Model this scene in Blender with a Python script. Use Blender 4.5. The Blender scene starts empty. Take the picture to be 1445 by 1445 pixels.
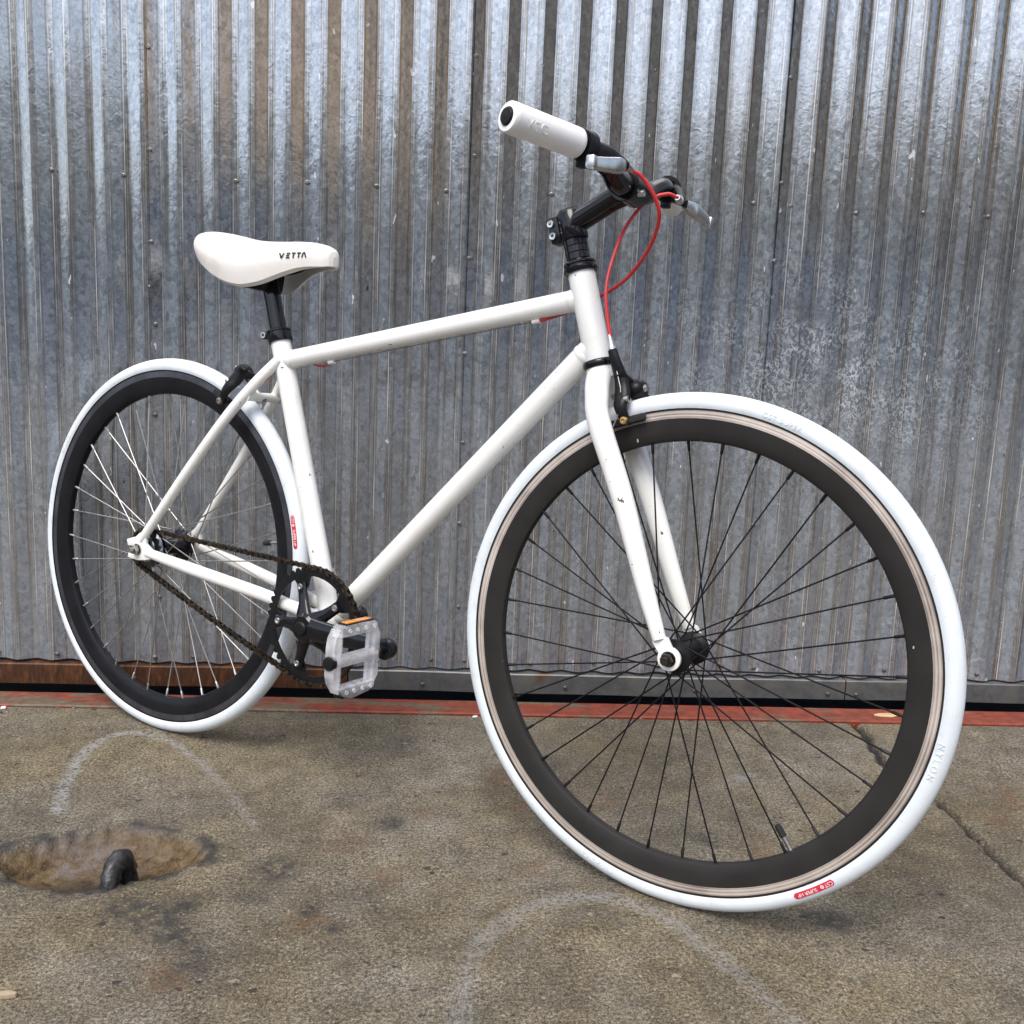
import bpy, bmesh, math, random
import numpy as np
from mathutils import Vector, Matrix

random.seed(7)
rng = np.random.default_rng(11)
scene = bpy.context.scene
col = scene.collection
PI = math.pi
rad = math.radians

# ------------------------------------------------------------------ camera
CAM = Vector((0.52523, -1.78413, 0.72381))
YAW, PITCH, ROLL = -0.06186, 0.16609, 0.0423
fwd = Vector((-math.sin(YAW) * math.cos(PITCH), math.cos(YAW) * math.cos(PITCH), -math.sin(PITCH)))
right = Vector((math.cos(YAW), math.sin(YAW), 0))
up = right.cross(fwd)
r2 = math.cos(ROLL) * right + math.sin(ROLL) * up
u2 = -math.sin(ROLL) * right + math.cos(ROLL) * up
cd = bpy.data.cameras.new('camera')
cam = bpy.data.objects.new('camera', cd)
col.objects.link(cam)
m = Matrix((r2, u2, -fwd)).transposed().to_4x4()
m.translation = CAM
cam.matrix_world = m
cd.sensor_width = 36
cd.sensor_height = 36
cd.lens = 36 * 1408.83 / 1445
cd.clip_start = 0.05
cd.clip_end = 400
scene.camera = cam
scene.render.resolution_x = scene.render.resolution_y = 1024

# ------------------------------------------------------------------ sky, sun, exposure
SUN_EL, SUN_AZ = rad(56), rad(-155)         # azimuth measured from +Y (towards the wall), clockwise
world = bpy.data.worlds.new('World')
scene.world = world
world.use_nodes = True
nt = world.node_tree
nt.nodes.clear()
sky = nt.nodes.new('ShaderNodeTexSky')
sky.sky_type = 'NISHITA'
sky.sun_disc = False
sky.sun_elevation = SUN_EL
sky.sun_rotation = SUN_AZ
sky.dust_density = 2.5
sky.air_density = 1.0
hs = nt.nodes.new('ShaderNodeHueSaturation')
hs.inputs['Saturation'].default_value = 0.70
bgn = nt.nodes.new('ShaderNodeBackground')
bgn.inputs['Strength'].default_value = 0.15
wo = nt.nodes.new('ShaderNodeOutputWorld')
nt.links.new(sky.outputs[0], hs.inputs['Color'])
nt.links.new(hs.outputs[0], bgn.inputs['Color'])
nt.links.new(bgn.outputs[0], wo.inputs['Surface'])
sl = bpy.data.lights.new('sun', 'SUN')
sl.energy = 1.35
sl.angle = rad(32)
sl.color = (1.0, 0.965, 0.91)
so = bpy.data.objects.new('sun', sl)
col.objects.link(so)
sdir = Vector((math.sin(SUN_AZ) * math.cos(SUN_EL), math.cos(SUN_AZ) * math.cos(SUN_EL), math.sin(SUN_EL)))
so.rotation_euler = sdir.to_track_quat('Z', 'Y').to_euler()
so.location = (0, -3, 8)
scene.view_settings.view_transform = 'Standard'
scene.view_settings.look = 'None'
scene.view_settings.exposure = 0.90
scene.view_settings.gamma = 1.0

# ------------------------------------------------------------------ material helpers
def new_mat(name):
    mt = bpy.data.materials.new(name)
    mt.use_nodes = True
    n = mt.node_tree.nodes
    return mt, n, mt.node_tree.links, n['Principled BSDF']

class NB:
    """small node-graph helper"""
    def __init__(s, mt):
        s.t = mt.node_tree; s.n = s.t.nodes; s.l = s.t.links
    def coords(s, kind='Object', scale=(1, 1, 1), loc=(0, 0, 0)):
        tc = s.n.new('ShaderNodeTexCoord'); mp = s.n.new('ShaderNodeMapping')
        mp.inputs['Scale'].default_value = scale; mp.inputs['Location'].default_value = loc
        s.l.new(tc.outputs[kind], mp.inputs['Vector']); return mp.outputs[0]
    def noise(s, vec, scale, detail=4, rough=.55, dist=0.):
        t = s.n.new('ShaderNodeTexNoise'); s.l.new(vec, t.inputs['Vector'])
        t.inputs['Scale'].default_value = scale; t.inputs['Detail'].default_value = detail
        t.inputs['Roughness'].default_value = rough; t.inputs['Distortion'].default_value = dist
        return t.outputs['Fac']
    def voro(s, vec, scale, out='Color', feature='F1', rnd=1.):
        t = s.n.new('ShaderNodeTexVoronoi'); t.feature = feature; s.l.new(vec, t.inputs['Vector'])
        t.inputs['Scale'].default_value = scale; t.inputs['Randomness'].default_value = rnd
        return t.outputs[out]
    def ramp(s, fac, stops, interp='LINEAR'):
        t = s.n.new('ShaderNodeValToRGB'); t.color_ramp.interpolation = interp
        e = t.color_ramp.elements
        while len(e) < len(stops): e.new(.5)
        for i, (p, c) in enumerate(stops):
            e[i].position = p
            e[i].color = (c, c, c, 1) if isinstance(c, (int, float)) else (*c, 1)
        s.l.new(fac, t.inputs['Fac']); return t.outputs['Color']
    def mix(s, fac, a, b, mode='MIX'):
        t = s.n.new('ShaderNodeMix'); t.data_type = 'RGBA'; t.blend_type = mode
        for i, v in ((0, fac), (6, a), (7, b)):
            if isinstance(v, (int, float)): t.inputs[i].default_value = v if i == 0 else (v, v, v, 1)
            elif isinstance(v, tuple): t.inputs[i].default_value = (*v, 1)
            else: s.l.new(v, t.inputs[i])
        return t.outputs[2]
    def math(s, op, a, b=0., c=None, clamp=False):
        t = s.n.new('ShaderNodeMath'); t.operation = op; t.use_clamp = clamp
        for i, v in enumerate((a, b) if c is None else (a, b, c)):
            if isinstance(v, (int, float)): t.inputs[i].default_value = v
            else: s.l.new(v, t.inputs[i])
        return t.outputs[0]
    def attr(s, name):
        t = s.n.new('ShaderNodeAttribute'); t.attribute_name = name; return t.outputs['Fac']
    def sep(s, vec):
        t = s.n.new('ShaderNodeSeparateXYZ'); s.l.new(vec, t.inputs[0]); return t.outputs
    def bump(s, h, strength, dist, normal=None):
        t = s.n.new('ShaderNodeBump'); t.inputs['Strength'].default_value = strength
        t.inputs['Distance'].default_value = dist; s.l.new(h, t.inputs['Height'])
        if normal is not None: s.l.new(normal, t.inputs['Normal'])
        return t.outputs[0]

def simple(name, colr, rough=.5, metal=0., coat=0., var=.0, scale=60., bump=0., bscale=300., bdist=.0006, spec=.5):
    mt, n, l, b = new_mat(name)
    nb = NB(mt)
    b.inputs['Base Color'].default_value = (*colr, 1)
    b.inputs['Roughness'].default_value = rough
    b.inputs['Metallic'].default_value = metal
    b.inputs['Coat Weight'].default_value = coat
    b.inputs['Specular IOR Level'].default_value = spec
    b.inputs['Coat Roughness'].default_value = .12
    v = nb.coords()
    if var:
        f = nb.noise(v, scale, 5, .6)
        c = nb.ramp(f, [(.3, tuple(x * (1 - var) for x in colr)), (.7, tuple(min(1, x * (1 + var)) for x in colr))])
        l.new(c, b.inputs['Base Color'])
        l.new(nb.math('MULTIPLY_ADD', f, rough * .5, rough * .75), b.inputs['Roughness'])
    if bump:
        l.new(nb.bump(nb.noise(v, bscale, 3), bump, bdist), b.inputs['Normal'])
    return mt

MAT = {}
# white frame paint with chips and grime
mt, n, l, b = new_mat('white_paint'); nb = NB(mt); v = nb.coords()
g = nb.noise(v, 14, 6, .65)
base = nb.ramp(g, [(.30, (.76, .745, .70)), (.55, (.82, .815, .785))])
vs = nb.coords(scale=(1, 1, 1))
chip = nb.math('LESS_THAN', nb.noise(vs, 75, 3, .6, .4), .297)
scr = nb.math('LESS_THAN', nb.noise(nb.coords(scale=(40, 160, 30)), 5.5, 2, .5), .235)
base = nb.mix(nb.math('MAXIMUM', chip, nb.math('MULTIPLY', scr, .55)), base, (.10, .095, .09))
smd = nb.ramp(nb.noise(nb.coords(scale=(1.0, 1.0, 2.5)), 45, 5, .7), [(.62, 0.), (.78, .30)])
base = nb.mix(smd, base, (.42, .40, .36))
l.new(base, b.inputs['Base Color'])
b.inputs['Roughness'].default_value = .32
b.inputs['Coat Weight'].default_value = .55; b.inputs['Coat Roughness'].default_value = .07
l.new(nb.bump(nb.noise(v, 60, 3), .06, .001), b.inputs['Normal'])
MAT['paint'] = mt
# white tyre rubber
mt, n, l, b = new_mat('white_tyre_rubber'); nb = NB(mt); v = nb.coords()
d = nb.noise(v, 26, 6, .7)
base = nb.ramp(d, [(.28, (.54, .565, .58)), (.42, (.645, .69, .725)), (.75, (.685, .73, .77))])
spk = nb.math('LESS_THAN', nb.noise(v, 170, 2, .5), .245)
base = nb.mix(nb.math('MULTIPLY', spk, .6), base, (.2, .2, .2))
x_, y_, z_ = nb.sep(v)
rr = nb.math('SQRT', nb.math('ADD', nb.math('MULTIPLY', x_, x_), nb.math('MULTIPLY', z_, z_)))
ln = nb.math('SINE', nb.math('MULTIPLY', nb.math('ADD', rr, nb.math('MULTIPLY', nb.math('ABSOLUTE', y_), .8)), 2 * PI / .0021))
gv = nb.math('GREATER_THAN', ln, .82)
base = nb.mix(nb.math('MULTIPLY', gv, nb.ramp(nb.noise(v, 21, 4, .7), [(.40, .02), (.7, .22)])), base, (.40, .42, .44))
arc = nb.ramp(nb.noise(nb.coords(scale=(1, 3, 1)), 6, 6, .75), [(.50, 0.), (.72, .45)])
base = nb.mix(arc, base, (.47, .47, .46))
l.new(base, b.inputs['Base Color']); b.inputs['Roughness'].default_value = .75
l.new(nb.bump(nb.math('ADD', nb.math('MULTIPLY', gv, -.6), nb.noise(v, 420, 3)), .22, .0006), b.inputs['Normal'])
MAT['tyre'] = mt
# saddle vinyl
mt, n, l, b = new_mat('saddle_vinyl'); nb = NB(mt); v = nb.coords()
d = nb.noise(v, 17, 6, .7)
base = nb.ramp(d, [(.27, (.70, .64, .56)), (.45, (.79, .755, .71)), (.7, (.82, .79, .75))])
l.new(base, b.inputs['Base Color']); b.inputs['Roughness'].default_value = .42
l.new(nb.bump(nb.noise(v, 520, 2), .10, .0005), b.inputs['Normal'])
MAT['vinyl'] = mt
MAT['grip'] = simple('white_foam_grip', (.83, .825, .82), .6, var=.03, scale=30, bump=.15, bscale=700)
MAT['gloss_black'] = simple('gloss_black_anodised', (.006, .006, .008), .10, coat=.22, var=.1, scale=40, spec=.25)
MAT['satin_black'] = simple('satin_black_metal', (.009, .009, .010), .36, var=.4, scale=55, bump=.06, spec=.2)
MAT['black_plastic'] = simple('black_plastic', (.010, .010, .011), .42, var=.2, bump=.1, spec=.2)
MAT['black_rubber'] = simple('black_rubber', (.016, .016, .017), .7, var=.3, bump=.2, spec=.3)
MAT['rim_black'] = simple('rim_black', (.0225, .0210, .0198), .50, var=.15, scale=22, bump=.05, spec=.18)
MAT['rim_gloss'] = simple('rim_gloss_black', (.008, .008, .010), .30, var=.3, scale=22, spec=.22)
MAT['rear_track'] = simple('rear_brake_track', (.085, .085, .10), .35, metal=.7, var=.35, scale=25)
MAT['silver'] = simple('polished_alloy', (.62, .62, .62), .28, metal=1., var=.12, scale=50)
MAT['spoke_silver'] = simple('stainless_spoke', (.40, .385, .37), .42, metal=.9, var=.15, scale=30)
MAT['spoke_black'] = simple('black_spoke', (.006, .006, .007), .45, var=.3, scale=30, spec=.25)
MAT['steel'] = simple('dull_steel', (.36, .34, .32), .42, metal=1., var=.3, scale=160, bump=.1)
MAT['dark_steel'] = simple('dark_steel', (.085, .075, .068), .38, metal=1., var=.35, scale=120, bump=.1)
MAT['brass'] = simple('brass_bolt', (.55, .36, .14), .35, metal=1., var=.2)
MAT['hub_silver'] = simple('freewheel_steel', (.42, .46, .5), .25, metal=1., var=.2)
MAT['red_cable'] = simple('red_cable_housing', (.52, .022, .022), .33, coat=.3, var=.12)
MAT['red_label'] = simple('red_label', (.55, .02, .045), .5, var=.1)
MAT['white_print'] = simple('white_print', (.8, .8, .8), .5)
MAT['black_print'] = simple('black_print', (.012, .012, .014), .5)
MAT['amber'] = simple('amber_reflector', (.75, .26, .02), .25, coat=.5, var=.35, scale=350)
MAT['wood'] = simple('pale_wood', (.36, .28, .19), .8, var=.25, scale=90, bump=.3)
rb = MAT['rim_black']; nb = NB(rb); pb = rb.node_tree.nodes['Principled BSDF']; old = pb.inputs['Base Color'].links[0].from_socket
spk = nb.math('GREATER_THAN', nb.noise(nb.coords(scale=(1, 1, .6)), 95, 2, .5), .775)
rb.node_tree.links.new(nb.mix(spk, old, (.45, .44, .42)), pb.inputs['Base Color'])
# machined front brake track: fine concentric rings, worn through in places
mt, n, l, b = new_mat('machined_brake_track'); nb = NB(mt); v = nb.coords()
x_, y_, z_ = nb.sep(v)
rr = nb.math('SQRT', nb.math('ADD', nb.math('MULTIPLY', x_, x_), nb.math('MULTIPLY', z_, z_)))
ring = nb.math('SINE', nb.math('MULTIPLY', rr, 2 * PI / .0042))
nz = nb.noise(v, 9, 5, .6)
base = nb.ramp(nb.math('MULTIPLY_ADD', ring, .14, nb.math('MULTIPLY', nz, 1.0)), [(.25, (.24, .20, .175)), (.5, (.52, .445, .39)), (.72, (.72, .64, .57))])
l.new(base, b.inputs['Base Color']); b.inputs['Metallic'].default_value = .45; b.inputs['Roughness'].default_value = .42
MAT['track'] = mt
# chain: oily, rusty
mt, n, l, b = new_mat('oily_chain'); nb = NB(mt); v = nb.coords()
c = nb.ramp(nb.noise(v, 150, 4, .7), [(.35, (.012, .010, .009)), (.55, (.055, .040, .028)), (.72, (.20, .165, .13))])
l.new(c, b.inputs['Base Color']); b.inputs['Metallic'].default_value = .75; b.inputs['Roughness'].default_value = .36
MAT['chain'] = mt
# clear plastic pedal
mt, n, l, b = new_mat('clear_plastic'); nb = NB(mt); v = nb.coords()
b.inputs['Base Color'].default_value = (.88, .88, .90, 1)
b.inputs['Specular IOR Level'].default_value = .8
l.new(nb.ramp(nb.noise(v, 45, 2, .5), [(.30, .26), (.52, .36), (.72, .55)]), b.inputs['Alpha'])
b.inputs['Roughness'].default_value = .10
l.new(nb.bump(nb.noise(v, 60, 2), .25, .002), b.inputs['Normal'])
MAT['clear'] = mt
# galvanised corrugated sheet
PIT_, PH_ = .06847, -.3067
def galv(name, rust=False):
    mt, n, l, b = new_mat(name); nb = NB(mt); v = nb.coords()
    x_, y_, z_ = nb.sep(v)
    sp1 = nb.noise(nb.coords(scale=(1, 1, .8)), 95, 3, .65, 1.2)
    cell = nb.voro(nb.coords(scale=(1, 1, .8)), 110, 'Color')
    cellv = nb.sep(cell)[0]
    sp = nb.math('MULTIPLY_ADD', cellv, .45, nb.math('MULTIPLY', sp1, .6))
    mott = nb.noise(nb.coords(scale=(1, 1, .85)), 170, 4, .7, .6)
    base = nb.ramp(sp, [(.22, (.325, .34, .36)), (.5, (.42, .435, .455)), (.78, (.51, .525, .54))])
    base = nb.mix(.75, base, nb.ramp(mott, [(.30, .50), (.48, 1.), (.70, 1.28)]), 'MULTIPLY')
    # grime: more towards the foot of the sheets, vertical runs
    runs = nb.noise(nb.coords(scale=(30, 1, 1.0)), 1.0, 5, .65)
    low = nb.math('MULTIPLY_ADD', z_, -1.05, .95, clamp=True)
    gr = nb.math('MULTIPLY', low, nb.ramp(runs, [(.38, 0.), (.68, 1.)]), clamp=True)
    base = nb.mix(nb.math('MULTIPLY', gr, .45), base, (.20, .20, .20))
    base = nb.mix(nb.math('MULTIPLY', low, .8), base, nb.mix(1., base, (.90, 1.0, 1.12), 'MULTIPLY'))  # bluish sky reflection of the lower sheets painted into the base colour
    blot = nb.ramp(nb.noise(nb.coords(scale=(1, 1, .55)), 4.2, 6, .7), [(.48, 0.), (.74, .42)])
    base = nb.mix(blot, base, (.36, .33, .29))
    # bright crease reflections painted in as pale lines, brown dirt lodged beside them
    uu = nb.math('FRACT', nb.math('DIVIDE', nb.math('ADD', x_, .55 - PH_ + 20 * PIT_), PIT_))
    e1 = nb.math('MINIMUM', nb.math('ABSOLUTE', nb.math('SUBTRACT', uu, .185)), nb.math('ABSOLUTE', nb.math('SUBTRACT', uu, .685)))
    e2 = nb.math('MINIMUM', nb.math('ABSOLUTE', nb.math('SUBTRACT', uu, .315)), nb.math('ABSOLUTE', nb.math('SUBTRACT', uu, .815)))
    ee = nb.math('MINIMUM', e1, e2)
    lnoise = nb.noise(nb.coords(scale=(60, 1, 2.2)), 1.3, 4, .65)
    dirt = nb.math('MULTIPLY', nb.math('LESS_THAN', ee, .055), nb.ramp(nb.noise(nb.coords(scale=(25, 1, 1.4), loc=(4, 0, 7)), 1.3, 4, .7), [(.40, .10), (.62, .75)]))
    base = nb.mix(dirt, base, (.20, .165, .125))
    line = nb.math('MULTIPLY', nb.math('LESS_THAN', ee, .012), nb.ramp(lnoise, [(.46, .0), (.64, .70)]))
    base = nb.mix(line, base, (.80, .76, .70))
    # white rust on the right-hand sheets
    dx = nb.math('MULTIPLY', nb.math('SUBTRACT', x_, .74), 2.1); dz = nb.math('MULTIPLY', nb.math('SUBTRACT', z_, .70), 3.4)
    rm = nb.math('SUBTRACT', 1.05, nb.math('SQRT', nb.math('ADD', nb.math('MULTIPLY', dx, dx), nb.math('MULTIPLY', dz, dz))), clamp=True)
    rm = nb.math('MULTIPLY', rm, nb.ramp(nb.noise(v, 9, 4, .7), [(.36, .1), (.62, 1.)]))
    wr = nb.math('MULTIPLY', rm, nb.ramp(nb.noise(nb.coords(scale=(1, 1, .8)), 150, 3, .6, .8), [(.47, 0.), (.56, 1.)]))
    base = nb.mix(nb.math('MULTIPLY', wr, .85), base, (.62, .66, .69))
    # white oxide flecks, vertical scratches and dark pin spots
    fleck = nb.math('GREATER_THAN', nb.noise(nb.coords(scale=(1, 1, .4)), 74, 2, .5), .745)
    base = nb.mix(nb.math('MULTIPLY', fleck, .7), base, (.72, .74, .76))
    streak = nb.ramp(nb.noise(nb.coords(scale=(110, 1, 2.6)), 1.6, 3, .5), [(.715, 0.), (.75, .6)])
    base = nb.mix(streak, base, (.70, .68, .64))
    pin = nb.math('LESS_THAN', nb.noise(nb.coords(scale=(1, 1, .7), loc=(3, 1, 2)), 60, 2, .5), .215)
    base = nb.mix(nb.math('MULTIPLY', pin, .8), base, (.06, .05, .045))
    l.new(base, b.inputs['Base Color'])
    met = nb.math('SUBTRACT', .92, nb.math('ADD', nb.math('MULTIPLY', low, .30), nb.math('ADD', nb.math('MULTIPLY', gr, .15), nb.math('MULTIPLY', nb.math('MAXIMUM', nb.math('MAXIMUM', fleck, line), wr), .45))), clamp=True)
    l.new(met, b.inputs['Metallic'])
    ro = nb.math('ADD', nb.math('MULTIPLY_ADD', sp, .10, .10), nb.math('ADD', nb.math('MULTIPLY', gr, .20), nb.math('MULTIPLY', blot, .14)))
    l.new(nb.math('ADD', ro, nb.math('MULTIPLY', low, .10)), b.inputs['Roughness'])
    h1 = nb.noise(nb.coords(scale=(1, 1, .9)), 85, 2, .5, .8)
    h2 = nb.noise(nb.coords(scale=(1, 1, .35)), 14, 3, .5)
    nrm = nb.bump(h2, .14, .006)
    nrm = nb.bump(h1, .11, .0022, nrm)
    l.new(nrm, b.inputs['Normal'])
    return mt
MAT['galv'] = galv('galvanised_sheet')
def channel_mat(name, rusty):
    mt, n, l, b = new_mat(name); nb = NB(mt); v = nb.coords()
    a = nb.noise(nb.coords(scale=(1, 1, 1)), 22, 6, .7)
    if rusty:
        c = nb.ramp(nb.noise(nb.coords(scale=(3, 1, .7)), 26, 6, .75), [(.3, (.016, .007, .004)), (.5, (.070, .025, .009)), (.64, (.15, .055, .016)), (.78, (.09, .07, .05))])
    else:
        c = nb.ramp(a, [(.3, (.10, .10, .10)), (.55, (.175, .175, .17)), (.72, (.21, .18, .13))])
        c = nb.mix(nb.ramp(nb.noise(v, 9, 5, .7), [(.60, 0.), (.72, .8)]), c, (.17, .085, .035))
    l.new(c, b.inputs['Base Color']); b.inputs['Metallic'].default_value = .15 if rusty else .5
    b.inputs['Roughness'].default_value = .6 if rusty else .45
    l.new(nb.bump(a, .3, .002), b.inputs['Normal'])
    return mt
MAT['channel'] = channel_mat('weathered_channel', False)
MAT['channel_rust'] = channel_mat('rusted_channel', True)
# concrete
mt, n, l, b = new_mat('weathered_concrete'); nb = NB(mt); v = nb.coords()
big = nb.noise(v, 2.6, 4, .68)
mid = nb.noise(v, 17, 4, .72)
fine = nb.noise(v, 210, 2, .75)
base = nb.ramp(nb.math('MULTIPLY_ADD', mid, .5, nb.math('MULTIPLY', big, .5)),
               [(.33, (.052, .044, .033)), (.46, (.094, .080, .058)), (.55, (.130, .112, .084)), (.68, (.185, .166, .133))])
fine2 = nb.noise(v, 460, 2, .7)
base = nb.mix(.95, base, nb.ramp(nb.math('MULTIPLY_ADD', fine2, .5, nb.math('MULTIPLY', fine, .5)), [(.36, .08), (.49, .88), (.63, 2.3)]), 'MULTIPLY')
vc = nb.sep(nb.voro(v, 170, 'Color'))[0]
vd = nb.voro(v, 170, 'Distance')
grain = nb.math('MULTIPLY', nb.math('GREATER_THAN', vc, .90), nb.math('LESS_THAN', vd, .28))
base = nb.mix(nb.math('MULTIPLY', grain, .6), base, (.33, .30, .25))
graind = nb.math('LESS_THAN', nb.noise(nb.coords(scale=(.55, 1, 1)), 105, 3, .7), .35)
base = nb.mix(nb.math('MULTIPLY', graind, .75), base, (.018, .016, .014))
pv = nb.coords(scale=(.8, 1.15, 1))
pc_ = nb.sep(nb.voro(pv, 62, 'Color'))[1]; pd_ = nb.voro(pv, 62, 'Distance')
pw_ = nb.math('MULTIPLY_ADD', nb.math('MULTIPLY', nb.noise(v, 240, 2, .6), nb.ramp(nb.noise(v, 7, 3, .7), [(.40, .25), (.66, 1.)])), .85, -.09)
pit = nb.math('MULTIPLY', nb.math('GREATER_THAN', pc_, .86), nb.math('LESS_THAN', pd_, pw_))
base = nb.mix(nb.math('MULTIPLY', pit, .85), base, (.014, .012, .011))
lt = nb.math('MULTIPLY', nb.math('LESS_THAN', pc_, .10), nb.math('LESS_THAN', pd_, nb.math('MULTIPLY', pw_, .8)))
base = nb.mix(nb.math('MULTIPLY', lt, .6), base, (.30, .275, .235))
olive = nb.ramp(nb.noise(nb.coords(loc=(5, 2, 0)), 3.4, 5, .65), [(.42, 0.), (.62, .8)])
base = nb.mix(olive, base, nb.mix(1., base, (1.06, .98, .74), 'MULTIPLY'))
rn = nb.noise(nb.coords(loc=(1, 7, 0)), 11, 6, .7)
rustm = nb.math('ADD', nb.ramp(rn, [(.63, 0.), (.75, .35)]), nb.math('MULTIPLY', nb.attr('rust'), nb.ramp(nb.noise(v, 38, 5, .7), [(.36, 0.), (.62, 1.)])), clamp=True)
base = nb.mix(nb.math('MULTIPLY', rustm, .55), base, (.115, .052, .015))
sm = nb.math('MULTIPLY', nb.attr('stain'), nb.ramp(nb.noise(v, 55, 5, .75), [(.38, 0.), (.56, 1.)]))
sm = nb.math('ADD', sm, nb.math('MULTIPLY', nb.ramp(nb.noise(nb.coords(loc=(9, 4, 0)), 42, 3, .6), [(.685, 0.), (.70, .8)]), .95), clamp=True)
base = nb.mix(nb.math('MULTIPLY', sm, .85), base, (.020, .019, .018))
wet = nb.attr('wet')
base = nb.mix(nb.math('MULTIPLY', wet, .80), base, (.016, .015, .016))
scm = nb.math('MULTIPLY', nb.attr('scuff'), nb.ramp(nb.math('MULTIPLY_ADD', fine, .4, nb.math('MULTIPLY', nb.noise(nb.coords(scale=(1, 1.5, 1)), 48, 5, .8), .6)), [(.43, .0), (.53, 1.)]))
base = nb.mix(nb.math('MULTIPLY', scm, .72), base, (.27, .27, .268))
bowl = nb.attr('bowl')
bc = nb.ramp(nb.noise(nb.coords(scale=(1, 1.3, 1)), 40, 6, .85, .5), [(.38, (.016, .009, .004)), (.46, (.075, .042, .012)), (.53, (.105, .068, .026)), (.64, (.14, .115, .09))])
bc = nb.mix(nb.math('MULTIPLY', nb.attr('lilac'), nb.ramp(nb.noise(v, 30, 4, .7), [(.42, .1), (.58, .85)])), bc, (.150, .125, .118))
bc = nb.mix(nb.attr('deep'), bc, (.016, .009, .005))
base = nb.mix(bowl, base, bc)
base = nb.mix(nb.attr('crack'), base, (.008, .008, .008))
l.new(base, b.inputs['Base Color'])
l.new(nb.math('SUBTRACT', .82, nb.math('ADD', nb.math('MULTIPLY', wet, .35), nb.math('MULTIPLY', sm, .15))), b.inputs['Roughness'])
hh = nb.math('ADD', nb.math('MULTIPLY', fine, .7), nb.math('MULTIPLY', mid, .6))
hh = nb.math('ADD', hh, nb.math('MULTIPLY', pit, -.9))
l.new(nb.bump(hh, .75, .0040), b.inputs['Normal'])
MAT['concrete'] = mt
# red painted steel strip, worn
mt, n, l, b = new_mat('worn_red_paint'); nb = NB(mt); v = nb.coords()
x_, y_, z_ = nb.sep(v)
w = nb.noise(nb.coords(scale=(.45, 2.2, 1)), 16, 7, .72, .3)
w = nb.math('ADD', w, nb.math('MULTIPLY', nb.math('SUBTRACT', .55, x_), .075))
c = nb.ramp(nb.noise(v, 40, 5, .7), [(.3, (.10, .015, .006)), (.6, (.22, .038, .014)), (.8, (.25, .06, .028))])
c2 = nb.ramp(nb.noise(v, 90, 5, .75), [(.3, (.06, .045, .03)), (.6, (.14, .10, .062)), (.8, (.18, .15, .105))])
base = nb.mix(nb.ramp(w, [(.515, 0.), (.555, 1.)]), c, c2)
l.new(base, b.inputs['Base Color']); b.inputs['Roughness'].default_value = .55
l.new(nb.bump(w, .4, .003), b.inputs['Normal'])
MAT['red_strip'] = mt
MAT['slot'] = simple('slot_black', (.011, .012, .016), .38, var=.4, scale=12)
MAT['iron'] = simple('worn_iron', (.058, .058, .060), .42, metal=.6, var=.7, scale=85, bump=.8, bscale=130, bdist=.003)
MAT['screw'] = simple('screw_head', (.20, .185, .17), .45, metal=.8, var=.3, scale=400)
MAT['grit'] = simple('grit', (.15, .13, .105), .85, var=.7, scale=9)
MAT['leaf'] = simple('dry_leaf', (.50, .37, .20), .7, var=.2, scale=60)

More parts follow.
